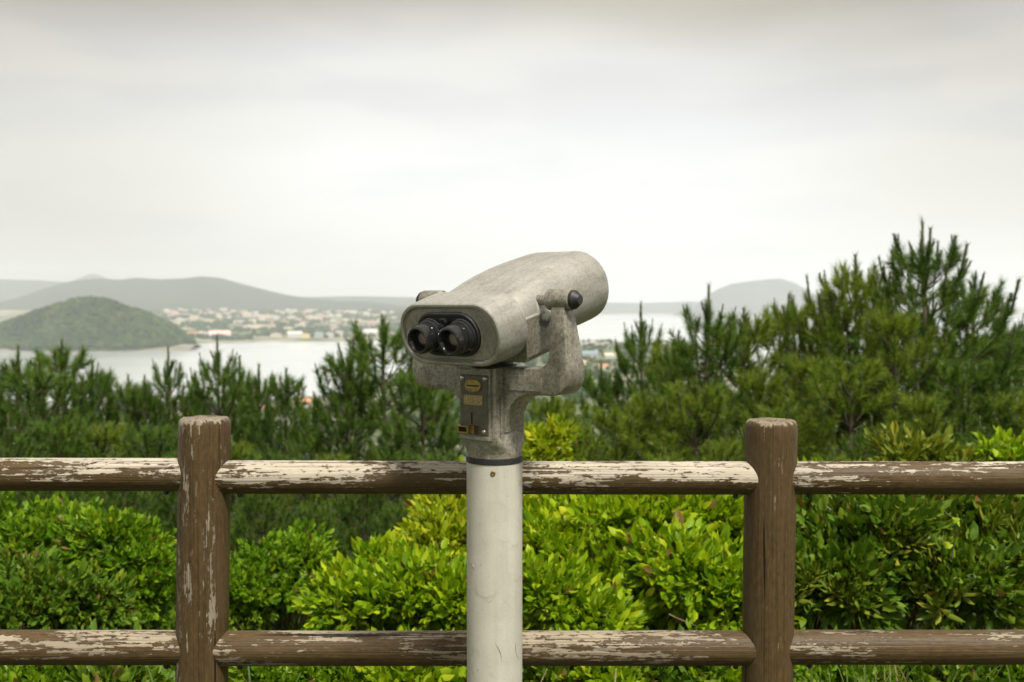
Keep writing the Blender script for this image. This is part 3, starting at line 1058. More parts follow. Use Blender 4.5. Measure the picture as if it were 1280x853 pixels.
# eyepiece bezel and eyepieces
BZ = part('eyepiece_bezel', loft([head_ring(s, w, h, rd, 0.001) for s, w, h, rd in ((-0.126, .138, .076, .037), (-0.137, .138, .076, .037), (-0.1395, .134, .072, .035), (-0.1395, .126, .064, .031), (-0.1375, .124, .062, .030))]), M['rubber_dull'], VIEW, auto=30)
for sg in (-1, 1):
    prof = [(-0.130, .0315), (-0.140, .0315), (-0.1415, .0302), (-0.146, .0295), (-0.1475, .0280), (-0.154, .0274), (-0.1545, .0262), (-0.1565, .0262), (-0.1570, .0276), (-0.170, .0270), (-0.1755, .0254), (-0.1775, .0228),
            (-0.1768, .0200), (-0.172, .0172), (-0.163, .0128), (-0.161, .0122), (-0.161, .0110)]
    prof = [(a_, b_ * .94) for a_, b_ in prof]
    E = part('eyepiece', lathe_h(prof, sg * .0345, 0.0), M['rubber'], VIEW, auto=28)
    part('lens', lathe_h([(-0.160, .0114), (-0.1622, .0108), (-0.1630, .0066), (-0.1633, .0015)], sg * .0345, 0.0, 24), M['lens'], E, smooth=True)
part('bridge', loft([head_ring(s, .040, h, .004, .006, 0, 2) for s, h in ((-0.130, .022), (-0.1435, .022), (-0.145, .018))]), M['rubber_dull'], VIEW, auto=30)
part('bridge_screw', lathe_h([(-0.138, .0075), (-0.1455, .0075), (-0.1465, .0062), (-0.1450, .0048), (-0.1445, .002)], 0.0, 0.0235, 20), M['rubber'], VIEW, auto=30)

# yoke
half = [(0.0, -.117), (.110, -.117), (.121, -.1155), (.129, -.111), (.1345, -.103), (.1365, -.090), (.1350, -.045), (.1345, -.022), (.1345, -.012), (.1605, -.012), (.1615, -.022), (.1655, -.045), (.1715, -.085), (.1755, -.112),
        (.1765, -.128), (.174, -.142), (.167, -.153), (.157, -.160), (.142, -.1625), (.100, -.1630), (.085, -.1655), (.070, -.172), (.058, -.183), (.049, -.199), (.0445, -.218), (.043, -.232)]
outl = half + [(-a, b) for a, b in reversed(half[1:])]
# recessed bevel: three rings through the thickness


def yoke_side(d, inset):
    pts = np.array(outl)
    n = len(pts)
    res = []
    for i in range(n):
        t = pts[(i + 1) % n] - pts[i - 1]
        nrm = np.array([t[1], -t[0]]) / (np.linalg.norm(t) + 1e-9)
        q = pts[i] + nrm * inset
        k = 1.0 if abs(q[0]) < .125 else float(np.interp(q[1], [-.11, -.012], [1.0, .55]))
        res.append(yp(q[0], q[1], d * k))
    return np.array(res)


# outline runs clockwise when seen from the camera; inset sign found below
area = sum(outl[i][0] * outl[(i + 1) % len(outl)][1] - outl[(i + 1) % len(outl)][0] * outl[i][1] for i in range(len(outl)))
sgn = 1.0 if area < 0 else -1.0
yk = loft([yoke_side(-.027, sgn * .003), yoke_side(-.0262, sgn * .001), yoke_side(-.0245, 0), yoke_side(.0245, 0), yoke_side(.0262, sgn * .001), yoke_side(.027, sgn * .003)])
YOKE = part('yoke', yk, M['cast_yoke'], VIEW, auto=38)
for sg in (-1, 1):
    pn = [yp(sg * a, b, d) for d in (-.0262, -.0284) for a, b in ((.050, -.131), (.124, -.131), (.124, -.156), (.056, -.156))]
    part('arm_panel', (np.array(pn), [(0, 1, 2, 3), (7, 6, 5, 4), (0, 4, 5, 1), (1, 5, 6, 2), (2, 6, 7, 3), (3, 7, 4, 0)]), M['cast_yoke'], YOKE)
    part('pivot_boss', turned(yp(0, 0, 0), r_ * sg, [(.090, .009), (.119, .009), (.120, .0165), (.122, .0180), (.166, .0183), (.168, .0176), (.1690, .0155)]), M['cast_yoke'], YOKE, auto=35)
    part('pivot_cap', turned(yp(0, 0, 0), r_ * sg, [(.167, .0165), (.174, .0160), (.1825, .0092), (.1838, .0080)]), M['rubber_dull'], VIEW, auto=20)
part('spindle', turned(yp(0, -.121, 0), zz, [(0, .040), (.006, .040), (.007, .034), (.036, .032)]), M['rubber_dull'], VIEW, auto=30)

# column between yoke and pillar
PTOP = 1.084 - CZ


def col_ring(z, w, h, rad, cd):
    o = rrect(w, h, rad, 8)
    return np.array([yp(a, z, cd + b) for a, b in o])


cr = [(-.119, .080, .084, .005, -.008), (-.205, .080, .086, .005, -.007), (-.236, .082, .088, .006, -.006), (-.250, .086, .090, .014, -.004), (-.260, .092, .094, .030, -.002), (-.268, .097, .098, .0465, 0), (PTOP + .004, .098, .098, .0485, 0)]
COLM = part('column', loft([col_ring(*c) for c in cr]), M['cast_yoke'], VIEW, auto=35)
part('column_rib', (lambda q: (np.array(q), [(0, 1, 2, 3), (7, 6, 5, 4), (0, 4, 5, 1), (1, 5, 6, 2), (2, 6, 7, 3), (3, 7, 4, 0)]))(
    [yp(.0385 + dr, z, d) for dr in (0, .0042) for z, d in ((-.13, -.036), (-.13, -.028), (-.24, -.028), (-.24, -.036))]), M['cast_yoke'], COLM)
part('band', turned(np.array([CX, CY, CZ + PTOP - .0065]), zz, [(0, .0505), (.001, .0515), (.010, .0515), (.011, .0495)], 48), M['rubber_dull'], VIEW, auto=30)
PIL = part('pillar', turned(np.array([CX, CY, 0]), zz, [(-0.02, .0502)] + [(z, .0502) for z in np.linspace(.2, 1.07, 12)] + [(CZ + PTOP - .004, .0502), (CZ + PTOP - .002, .049)], 64), M['pillar'], VIEW, auto=30)
sa = math.radians(180 + 88)
sp_ = np.array([CX + .050 * math.cos(sa), CY + .050 * math.sin(sa), P(617, 592, 1.73)[2]])
part('screw', turned(sp_, np.array([math.cos(sa), math.sin(sa), 0]), [(-.002, .0045), (.0015, .0045), (.0022, .003), (.0008, .002)], 14), M['brass'], PIL, auto=30)
for sx, sy, ex, ey, sd in ((619, 803, 627, 827, .003), (645, 806, 649, 830, -.002), (588, 706, 591, 716, .001)):
    pts_ = []
    for k in range(9):
        t = k / 8
        qx = sx + (ex - sx) * t + 2.2 * math.sin(t * 3.1) * (1 if sd > 0 else -1)
        w_ = P(qx, sy + (ey - sy) * t, CY - .045)
        an = math.asin(max(-.98, min(.98, (w_[0] - CX) / .0502)))
        pts_.append((CX + .0502 * math.sin(an), CY - .0502 * math.cos(an), w_[2]))
    part('scratch', tube(pts_, [.0002, .0004, .0006, .0006, .0006, .0005, .0004, .0003, .0002], 5), M['cast_yoke'], PIL)
part('base_flange', turned(np.array([CX, CY, 0]), zz, [(-.01, .11), (.010, .11), (.012, .108), (.013, .0525)], 40), M['pillar'], VIEW, auto=30)

# coin plate
FU = -.0505


def fbox(r0, r1, z0, z1, d0, d1):
    q = [yp(a, z, d) for d in (d0, d1) for a, z in ((r0, z0), (r1, z0), (r1, z1), (r0, z1))]
    return np.array(q), [(0, 1, 2, 3), (7, 6, 5, 4), (0, 4, 5, 1), (1, 5, 6, 2), (2, 6, 7, 3), (3, 7, 4, 0)]


CBX = part('coin_box', join(fbox(-.0335, .0335, -.246, -.119, FU + .006, FU - .006), fbox(-.0345, .0345, -.2455, -.238, FU - .002, FU - .0085)), M['cast_yoke'], VIEW)
bevel(CBX, .0015)
PLT = part('coin_plate', fbox(-.031, .031, -.236, -.131, FU - .004, FU - .0085), M['plate'], VIEW)
bevel(PLT, .0012)
pf = FU - .0085
o = rrect(.036, .022, .011, 8)
br = part('coin_slot_plate', loft([np.array([yp(a * k, -.1495 + b * k, d) for a, b in o]) for d, k in ((pf + .002, 1.0), (pf - .0022, 1.0), (pf - .003, .94), (pf - .003, .80), (pf - .0022, .76))]), M['brass'], PLT, auto=30)
part('slot', fbox(-.0135, .0135, -.1512, -.1485, pf - .001, pf - .0026), M['slot'], br)
npl = part('name_plate', fbox(-.021, .021, -.1835, -.1665, pf + .001, pf - .0014), M['nameplate'], PLT)
part('return_slot', fbox(-.0055, -.0022, -.2165, -.197, pf + .001, pf - .0004), M['slot'], PLT)
LV = part('return_lever', join(fbox(-.0255, -.001, -.2215, -.219, pf + .001, pf - .014), fbox(-.0255, -.001, -.2325, -.230, pf + .001, pf - .014), fbox(-.0255, -.0225, -.2300, -.2215, pf + .001, pf - .0139),
                               fbox(-.004, -.001, -.2300, -.2215, pf + .001, pf - .0139), fbox(-.001, .007, -.2325, -.2195, pf + .001, pf - .008)), M['brass'], PLT)
for (a, z) in ((-.0255, -.137), (.0255, -.137), (-.0275, -.2275), (.0235, -.2295)):
    part('screw', turned(yp(a, z, pf + .001), -uh, [(0, .0042), (.0022, .0042), (.0032, .0030), (.0036, .0015)], 16), M['steel'], PLT, auto=50)

# ------------------------------------------------------------------ pines
rs = np.random.default_rng(7)


def needle_tuft(n, L, nl, w, seed, spread=(28, 62)):
    r = np.random.default_rng(seed)
    t = r.uniform(0, 1, n) ** 0.85
    az = r.uniform(0, 2 * math.pi, n)
    ang = np.radians(r.uniform(spread[0], spread[1], n)) * (1.12 - 0.5 * t)
    ln = nl * r.uniform(.75, 1.1, n)
    base = np.stack([np.zeros(n), np.zeros(n), t * L], 1)
    d = np.stack([np.sin(ang) * np.cos(az), np.sin(ang) * np.sin(az), np.cos(ang)], 1)
    side = np.cross(d, r.normal(size=(n, 3)))
    side /= np.linalg.norm(side, axis=1, keepdims=True)
    V = np.stack([base - side * w / 2, base + side * w / 2, base + d * ln[:, None]], 1).reshape(-1, 3)
    F = np.arange(3 * n).reshape(n, 3)
    return V, F


TUFTS = [needle_tuft(165, .17, .092, .0046, s, (34, 74)) for s in range(5)]


def candle_geo(seed):
    r = np.random.default_rng(seed)
    V, F = tube([(0, 0, 0), (0.004, 0, .35), (0.0, .004, .7), (0, 0, .94), (0, 0, 1.0)], [.032, .036, .034, .038, .012], 5)
    F = tri(F)
    n = 70
    t = r.uniform(0.02, 1.0, n)
    az = r.uniform(0, 2 * math.pi, n)
    b = np.stack([.03 * np.cos(az), .03 * np.sin(az), t], 1)
    d = np.stack([.085 * np.cos(az), .085 * np.sin(az), .15 + 0 * az], 1) * r.uniform(.5, 1.2, n)[:, None]
    sd = np.stack([-np.sin(az), np.cos(az), 0 * az], 1) * .014
    return cat((V, F), (np.stack([b - sd, b + sd, b + d], 1).reshape(-1, 3), np.arange(3 * n).reshape(n, 3)))


CANDLES = [candle_geo(s) for s in range(3)]
CANDLE_ME = [new_mesh('candle', v, f, M['candle']) for v, f in CANDLES]


def bez(p0, p1, p2, n):
    t = np.linspace(0, 1, n)[:, None]
    return (1 - t) ** 2 * p0 + 2 * t * (1 - t) * p1 + t ** 2 * p2


def pine_geo(H, seed, rmax=0.85, leader=0.28, dens=1.0, top_taper=.40, cscale=1.0, clip=.35, nlead=(3, 6)):
    """Returns trunk geometry, needle geometry, candle geometry and the list of leader candles, base at origin."""
    r = np.random.default_rng(seed)
    lean = r.normal(0, .03, 2)
    trunk_p = [np.array([lean[0] * t * H + .02 * math.sin(3 * t + seed), lean[1] * t * H, t * (H - leader)]) for t in np.linspace(0, 1, 7)]
    tp = np.array(trunk_p)
    R0 = .016 + .014 * H
    woods = [tube(tp, np.linspace(R0, .009, 7), 7)]

    def at(z):
        t = np.clip(z / (H - leader), 0, 1) * 6
        i = min(int(t), 5)
        return tp[i] * (1 - (t - i)) + tp[i + 1] * (t - i)
    shoots, cands, leaders = [], [], []          # (pos, dir, scale)
    top = tp[-1]
    leaders.append((top, np.array([lean[0], lean[1], 1.0]), leader))
    for k in range(r.integers(*nlead)):
        a = r.uniform(0, 6.28)
        el = r.uniform(.20, .5)
        leaders.append((top - (0, 0, .01), np.array([math.cos(a) * el, math.sin(a) * el, 1.0]), leader * r.uniform(.4, .75)))
    zt = H - leader - .03
    for k in range(4):                            # needles on last year's leader
        shoots.append((at(zt - .07 * k), np.array([*r.normal(0, .08, 2), 1.0]), .95))
    z = zt - r.uniform(.10, .2)
    while z > 0.18:
        t = H - z
        Lm = min(rmax, .10 + top_taper * (t - leader))
        nb = r.integers(5, 8)
        a0 = r.uniform(0, 6.28)
        for b in range(nb):
            a = a0 + b * 2 * math.pi / nb + r.normal(0, .2)
            L = Lm * r.uniform(.7, 1.12)
            out = np.array([math.cos(a), math.sin(a), 0])
            e0 = np.interp(t, [0.2, 1.0, 2.5], [.9, .5, .12])
            p0 = at(z + r.normal(0, .03))
            p1 = p0 + out * L * .6 + zz * L * e0 * .45
            p2 = p0 + out * L + zz * L * (e0 + .28)
            p2[2] = min(p2[2], H - leader * .75 - .30 * L)
            p1[2] = min(p1[2], p2[2])
            pts = bez(p0, p1, p2, 6)
            woods.append(tube(pts, np.linspace(.006 + .008 * L, .004, 6), 4, False))
            m = max(2, int(L / .115 * dens))
            for q in range(m):
                f = 1 - (q / m) * .78 if m > 1 else 1
                i = f * 5
                i0 = min(int(i), 4)
                p = pts[i0] * (1 - (i - i0)) + pts[i0 + 1] * (i - i0)
                tg = pts[i0 + 1] - pts[i0]
                tg /= np.linalg.norm(tg)
                sd = np.cross(tg, zz)
                sd /= np.linalg.norm(sd) + 1e-9
                if q == 0:
                    shoots.append((p - tg * .05, tg + zz * .5, 1.0))
                    if r.random() < (.9 if t < 1.2 else .35):
                        cands.append((p + (tg + zz * .5) * .08, tg * .5 + zz, r.uniform(.06, .13) * cscale))
                        for _ in range(r.integers(0, 3)):
                            cands.append((p + (tg + zz * .5) * .07, tg * .5 + zz + r.normal(0, .28, 3), r.uniform(.04, .08) * cscale))
                else:
                    for s in (-1, 1):
                        if r.random() < .84:
                            d = tg * .8 + sd * s * .9 + zz * r.uniform(.1, .6)
                            sl = L * .22 * r.uniform(.4, 1.1) * (1.3 - f)
                            pp = p + d / np.linalg.norm(d) * sl
                            shoots.append((pp, d + r.normal(0, .15, 3), r.uniform(.75, 1.05)))
                            if r.random() < .10:
                                cands.append((pp + d / np.linalg.norm(d) * .13, d * .2 + zz, r.uniform(.04, .09) * cscale))
        z -= r.uniform(.17, .27)
    cands = [(p, d, min(l, H - .06 - clip * math.hypot(p[0], p[1]) - p[2])) for p, d, l in cands]
    cands = [c for c in cands if c[2] > .03]
    # needles
    pos = np.array([s[0] for s in shoots])
    dr = np.array([s[1] for s in shoots])
    sc = np.array([s[2] for s in shoots])
    which = r.integers(0, len(TUFTS), len(shoots))
    geos = []
    M3 = frames(dr, r.uniform(0, 6.28, len(dr))) * sc[:, None, None]
    for k in range(len(TUFTS)):
        w = which == k
        if w.any():
            geos.append(inst(TUFTS[k][0], TUFTS[k][1], M3[w], pos[w]))
    crown = cat(*geos)

    def cand_inst(lst):
        p = np.array([c[0] for c in lst])
        d = np.array([c[1] for c in lst])
        s = np.array([c[2] for c in lst])
        m = frames(d, r.uniform(0, 6.28, len(lst)))
        th = np.clip(s, .08, .22) * .9 + .04
        m = m * np.stack([th, th, s], 1)[:, None, :]
        return inst(CANDLES[0][0], CANDLES[0][1], m, p)
    W = join(*woods)
    return (W[0], tri(W[1])), crown, cand_inst(cands), leaders


PINE_LIB = []


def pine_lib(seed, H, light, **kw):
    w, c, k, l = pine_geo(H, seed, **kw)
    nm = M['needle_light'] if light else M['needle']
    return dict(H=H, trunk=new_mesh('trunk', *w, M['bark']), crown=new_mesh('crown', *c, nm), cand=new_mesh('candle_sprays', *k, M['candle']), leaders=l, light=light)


PGROUP = 'young pines behind the fence'


def put_pine(lib, px, py, D, label, yaw, width=1.0, group=PGROUP):
    tip = P(px, py, D)
    gz = ground_z(tip[0], D) - .05
    h = tip[2] - gz
    s = h / lib['H']
    th = math.radians(yaw)
    lead_top = lib['leaders'][0][0] * s * np.array([width, width, 1])
    off = np.array([lead_top[0] * math.cos(th) - lead_top[1] * math.sin(th), lead_top[0] * math.sin(th) + lead_top[1] * math.cos(th), 0])
    rt = thing('pine_tree', label, 'pine tree', (tip[0] - off[0], D - off[1], gz), group)
    rt.rotation_euler = (0, 0, th)
    for nm in ('trunk', 'crown'):
        o_ = link(nm, lib[nm], rt)
        o_.scale = (s * width, s * width, s)
    o_ = link('candle_sprays', lib['cand'], rt)
    o_.scale = (s * width, s * width, s)
    o_['kind'] = 'stuff'
    for (p, d, ln) in lib['leaders']:
        c_ = link('candle', CANDLE_ME[0], rt, np.asarray(p) * s * np.array([width, width, 1]))
        c_.rotation_euler = Vector(d).to_track_quat('Z', 'Y').to_euler()
        tk = (min(.22, max(.08, ln)) * .9 + .04) * s
        c_.scale = (tk, tk, ln * s)
    return rt


libA = pine_lib(1, 3.0, False, rmax=.80, leader=.30)
libB = pine_lib(2, 2.6, False, rmax=.70, leader=.24, top_taper=.34)
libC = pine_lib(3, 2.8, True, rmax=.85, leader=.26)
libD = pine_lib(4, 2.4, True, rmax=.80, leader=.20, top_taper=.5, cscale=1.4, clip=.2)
libE = pine_lib(5, 2.6, False, rmax=.75, leader=.22, top_taper=.42)
libBig = pine_lib(6, 3.1, False, rmax=.74, leader=.36, top_taper=.50, dens=1.4, cscale=2.0, clip=.16, nlead=(5, 7))
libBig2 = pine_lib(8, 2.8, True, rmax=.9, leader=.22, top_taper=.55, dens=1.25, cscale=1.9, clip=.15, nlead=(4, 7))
libTall = pine_lib(9, 2.9, False, rmax=.75, leader=.18, top_taper=.42, dens=1.1, cscale=1.6, clip=.25, nlead=(4, 6))

# skyline pines, each told apart by where its tip shows
put_pine(libE, 78, 424, 7.6, 'pine at far left whose tip crosses the shore of the island hill', 10, .85)
put_pine(libB, 22, 432, 7.2, 'leftmost pine with upright candles against the bay', 80, .9)
put_pine(libE, 46, 452, 6.6, 'dark bushy pine between the two leftmost pine tips', 200, 1.1)
put_pine(libB, 115, 450, 8.0, 'slim pine tip in front of the white tower', 140, .8)
put_pine(libE, 160, 468, 7.8, 'short pine in front of the dark blue grey tower', 220, .8)
put_pine(libB, 181, 470, 7.5, 'small pine between the dark tower and the cream hall', 300, .75)
put_pine(libA, 210, 432, 7.8, 'slender pine with tall candle just left of the left post top', 30, .72)
put_pine(libB, 245, 478, 8.2, 'low pine directly behind the left post top', 0, .7)
put_pine(libA, 272, 420, 7.6, 'pine with tall forked candle rising above the left post', 160, .80)
put_pine(libB, 300, 446, 8.1, 'thin pine just right of the pine above the left post', 250, .6)
put_pine(libB, 323, 456, 7.9, 'slim pine second to the right of the left post', 70, .66)
put_pine(libE, 357, 460, 7.4, 'narrow pine standing left of the orange roofed house', 190, .66)
put_pine(libTall, 478, 394, 6.8, 'tall dense pine just left of the binoculars', 20, 1.0)
put_pine(libE, 437, 432, 6.6, 'pine leaning on the left flank of the tall dense pine', 100, .85)
put_pine(libB, 393, 492, 7.2, 'low pine at the left foot of the tall dense pine', 10, .75)
put_pine(libE, 530, 452, 6.3, 'dark pine hidden partly behind the binocular yoke', 60, 1.0)
put_pine(libD, 690, 488, 6.4, 'pine right under the yoke arm of the binoculars', 45, .9)
put_pine(libB, 752, 452, 7.6, 'slim pine rising before the harbour sheds', 210, .8)
put_pine(libA, 802, 380, 7.4, 'slim pine alone right of the harbour with narrow pointed tip', 120, .70)
put_pine(libC, 845, 414, 6.8, 'light green pine between the lone slim pine and the long candle', 30, .9)
put_pine(libA, 885, 356, 6.4, 'pine with single long candle reaching toward the flat topped mountain', 250, .9)
put_pine(libD, 930, 384, 6.6, 'bushy pine below the left slope of the flat topped mountain', 75, .9)
put_pine(libC, 985, 366, 6.9, 'pine with thin candle in front of the flat topped mountain', 330, .8)
put_pine(libBig2, 1030, 354, 6.5, 'pine at right foot of the flat topped mountain', 150, .62)
put_pine(libBig2, 1070, 317, 6.3, 'broad headed pine left beside the tallest pine', 15, .75)
put_pine(libBig, 1155, 274, 6.2, 'tallest pine with long bristling candles at right', 40, 1.0)
put_pine(libC, 1118, 372, 5.6, 'light green pine in front of the tallest pine', 280, .9)
put_pine(libTall, 1219, 340, 6.4, 'pine with forked candles right beside the tallest pine', 190, .80)
put_pine(libB, 1254, 392, 6.6, 'thin pine near the right edge beyond the forked pine', 20, .7)
put_pine(libE, 1279, 412, 6.2, 'rightmost pine cut by the edge of the view', 110, .8)
# the solid stand below the skyline
fill = [(10, 520, 5.8, libA, 'dark pine at the left edge just above the upper rail'), (75, 515, 6.0, libE, 'dark bushy pine below the pine whose tip crosses the island shore'),
        (130, 520, 6.2, libC, 'lighter green pine below the white tower'), (185, 525, 5.9, libE, 'bushy pine against the left side of the left post'),
        (60, 575, 5.2, libE, 'shaded low pine behind the upper rail near the left edge'), (155, 580, 5.2, libA, 'shaded low pine behind the upper rail left of the left post'),
        (235, 560, 5.4, libE, 'dark pine hidden mostly by the left post'), (290, 545, 5.9, libC, 'lighter green pine touching the right side of the left post'),
        (335, 555, 5.8, libB, 'low pine below the narrow pine and the red roofed house'), (375, 568, 5.5, libC, 'low light green pine below the long white building'),
        (325, 600, 5.0, libE, 'dark low pine seen between the rails right of the left post'), (415, 560, 5.6, libC, 'light green pine below the right end of the long white building'),
        (455, 590, 5.1, libE, 'shaded pine behind the upper rail below the tall dense pine'), (490, 540, 5.8, libA, 'dark pine filling the foot of the tall dense pine'),
        (545, 560, 5.4, libE, 'dark pine against the left side of the coin plate'), (395, 625, 4.7, libE, 'dark pine between the rails above the round green bush'),
        (500, 625, 4.8, libE, 'dark pine between the rails left of the yellow green bush'),
        (670, 560, 5.3, libC, 'pine rising behind the yellow shrub beside the pillar'), (715, 520, 5.8, libC, 'green pine below the yoke arm and the harbour sheds'),
        (770, 500, 6.1, libD, 'bushy green pine below the slim pine before the harbour'), (745, 580, 4.9, libD, 'low green pine behind the upper rail midway between pillar and right post'),
        (815, 480, 6.2, libC, 'light green pine below the lone slim pine'), (830, 560, 5.1, libC, 'light pine just over the upper rail left of the right post'),
        (870, 470, 5.9, libD, 'bushy green pine below the long candle'), (905, 540, 5.2, libC, 'light green pine touching the left side of the right post top'),
        (950, 450, 6.0, libC, 'light green pine rising behind the right post'), (985, 500, 5.4, libD, 'bushy pine touching the right side of the right post top'),
        (1010, 430, 6.0, libC, 'light pine below the thin candle at the flat topped mountain'), (1040, 560, 4.8, libC, 'low light pine just right of the right post above the rail'),
        (1065, 440, 5.5, libD, 'bushy light pine below the broad headed pine'), (1090, 520, 5.0, libA, 'dark pine low between the broad headed and tallest pines'),
        (1150, 480, 5.2, libC, 'light green pine low in front of the trunk of the tallest pine'), (1200, 440, 5.5, libE, 'dark bushy pine below the forked pine'),
        (1225, 520, 4.9, libA, 'dark low pine above the fresh green shrub at right'), (1265, 480, 5.3, libC, 'light pine below the rightmost pine'),
        (1160, 560, 4.6, libE, 'low dark pine just behind the bright shrub over the right upper rail')]
for i, (px, py, D, lb, lab) in enumerate(fill):
    put_pine(lb, px, py, D, lab, (i * 77) % 360, 1.05)

# ------------------------------------------------------------------ leafy bushes
def leaf_shape(l, w, curl, fold):
    y = np.array([0, .33, .33, .33, .70, .70, .70, 1.0]) * l
    x = np.array([0, -.46, 0, .46, -.40, 0, .40, 0]) * w
    zc = -curl * (y / l) ** 2 * l + np.array([0, fold, 0, fold, fold, 0, fold, 0]) * w
    V = np.stack([x, y, zc], 1)
    F = np.array([(0, 2, 1), (0, 3, 2), (1, 2, 5), (1, 5, 4), (2, 3, 6), (2, 6, 5), (4, 5, 7), (5, 6, 7)])
    return V, F


def sprig(seed, nleaf=9, L=.09, ll=.042, lw=.023, open_=(30, 75)):
    """A leafy shoot along +Z."""
    r = np.random.default_rng(seed)
    geos = []
    for i in range(nleaf):
        t = (i + .6) / nleaf
        az = i * 2.4 + r.normal(0, .25)
        tilt = math.radians(r.uniform(*open_) * (1.15 - .75 * t))           # angle from the axis
        s = r.uniform(.75, 1.15) * (1.05 - .35 * abs(t - .5))
        V, F = leaf_shape(ll * s, lw * s, r.uniform(.05, .35), r.uniform(.1, .3))
        d = np.array([math.sin(tilt) * math.cos(az), math.sin(tilt) * math.sin(az), math.cos(tilt)])
        side = np.array([-math.sin(az), math.cos(az), 0])
        nrm = np.cross(side, d)
        R = np.stack([side, d, nrm], 1)
        geos.append((V @ R.T + np.array([0, 0, t * L]), F))
    sv, sf = tube([(0, 0, -.03), (0, 0, L * .95)], [.0016, .0009], 3, False)
    geos.append((sv, tri(sf)))
    return cat(*geos)


def rosette(seed, n=17, ll=.062, lw=.0135):
    r = np.random.default_rng(seed)
    geos = []
    for i in range(n):
        t = i / n
        az = i * 2.4 + r.normal(0, .15)
        tilt = math.radians(88 - 72 * t + r.normal(0, 6))
        V, F = leaf_shape(ll * r.uniform(.85, 1.1) * (1 - .35 * t), lw, .18, .22)
        d = np.array([math.sin(tilt) * math.cos(az), math.sin(tilt) * math.sin(az), math.cos(tilt)])
        side = np.array([-math.sin(az), math.cos(az), 0])
        R = np.stack([side, d, np.cross(side, d)], 1)
        geos.append((V @ R.T + np.array([0, 0, t * .02]), F))
    return cat(*geos)


SPR = {'std': [sprig(s) for s in range(6)],
       'big': [sprig(20 + s, 9, .10, .047, .026) for s in range(6)],
       'small': [sprig(40 + s, 11, .08, .030, .017) for s in range(6)],
       'pointed': [sprig(60 + s, 9, .10, .058, .020) for s in range(6)]}
ROS = [rosette(s) for s in range(5)]
SPR_ME = {}


def spr_mesh(kind, k, mat):
    key = (kind, k, mat.name)
    if key not in SPR_ME:
        g = ROS[k] if kind == 'rosette' else SPR[kind][k]
        SPR_ME[key] = new_mesh('leafy_shoot' if kind != 'rosette' else 'leaf_rosette', g[0], g[1], mat)
    return SPR_ME[key]


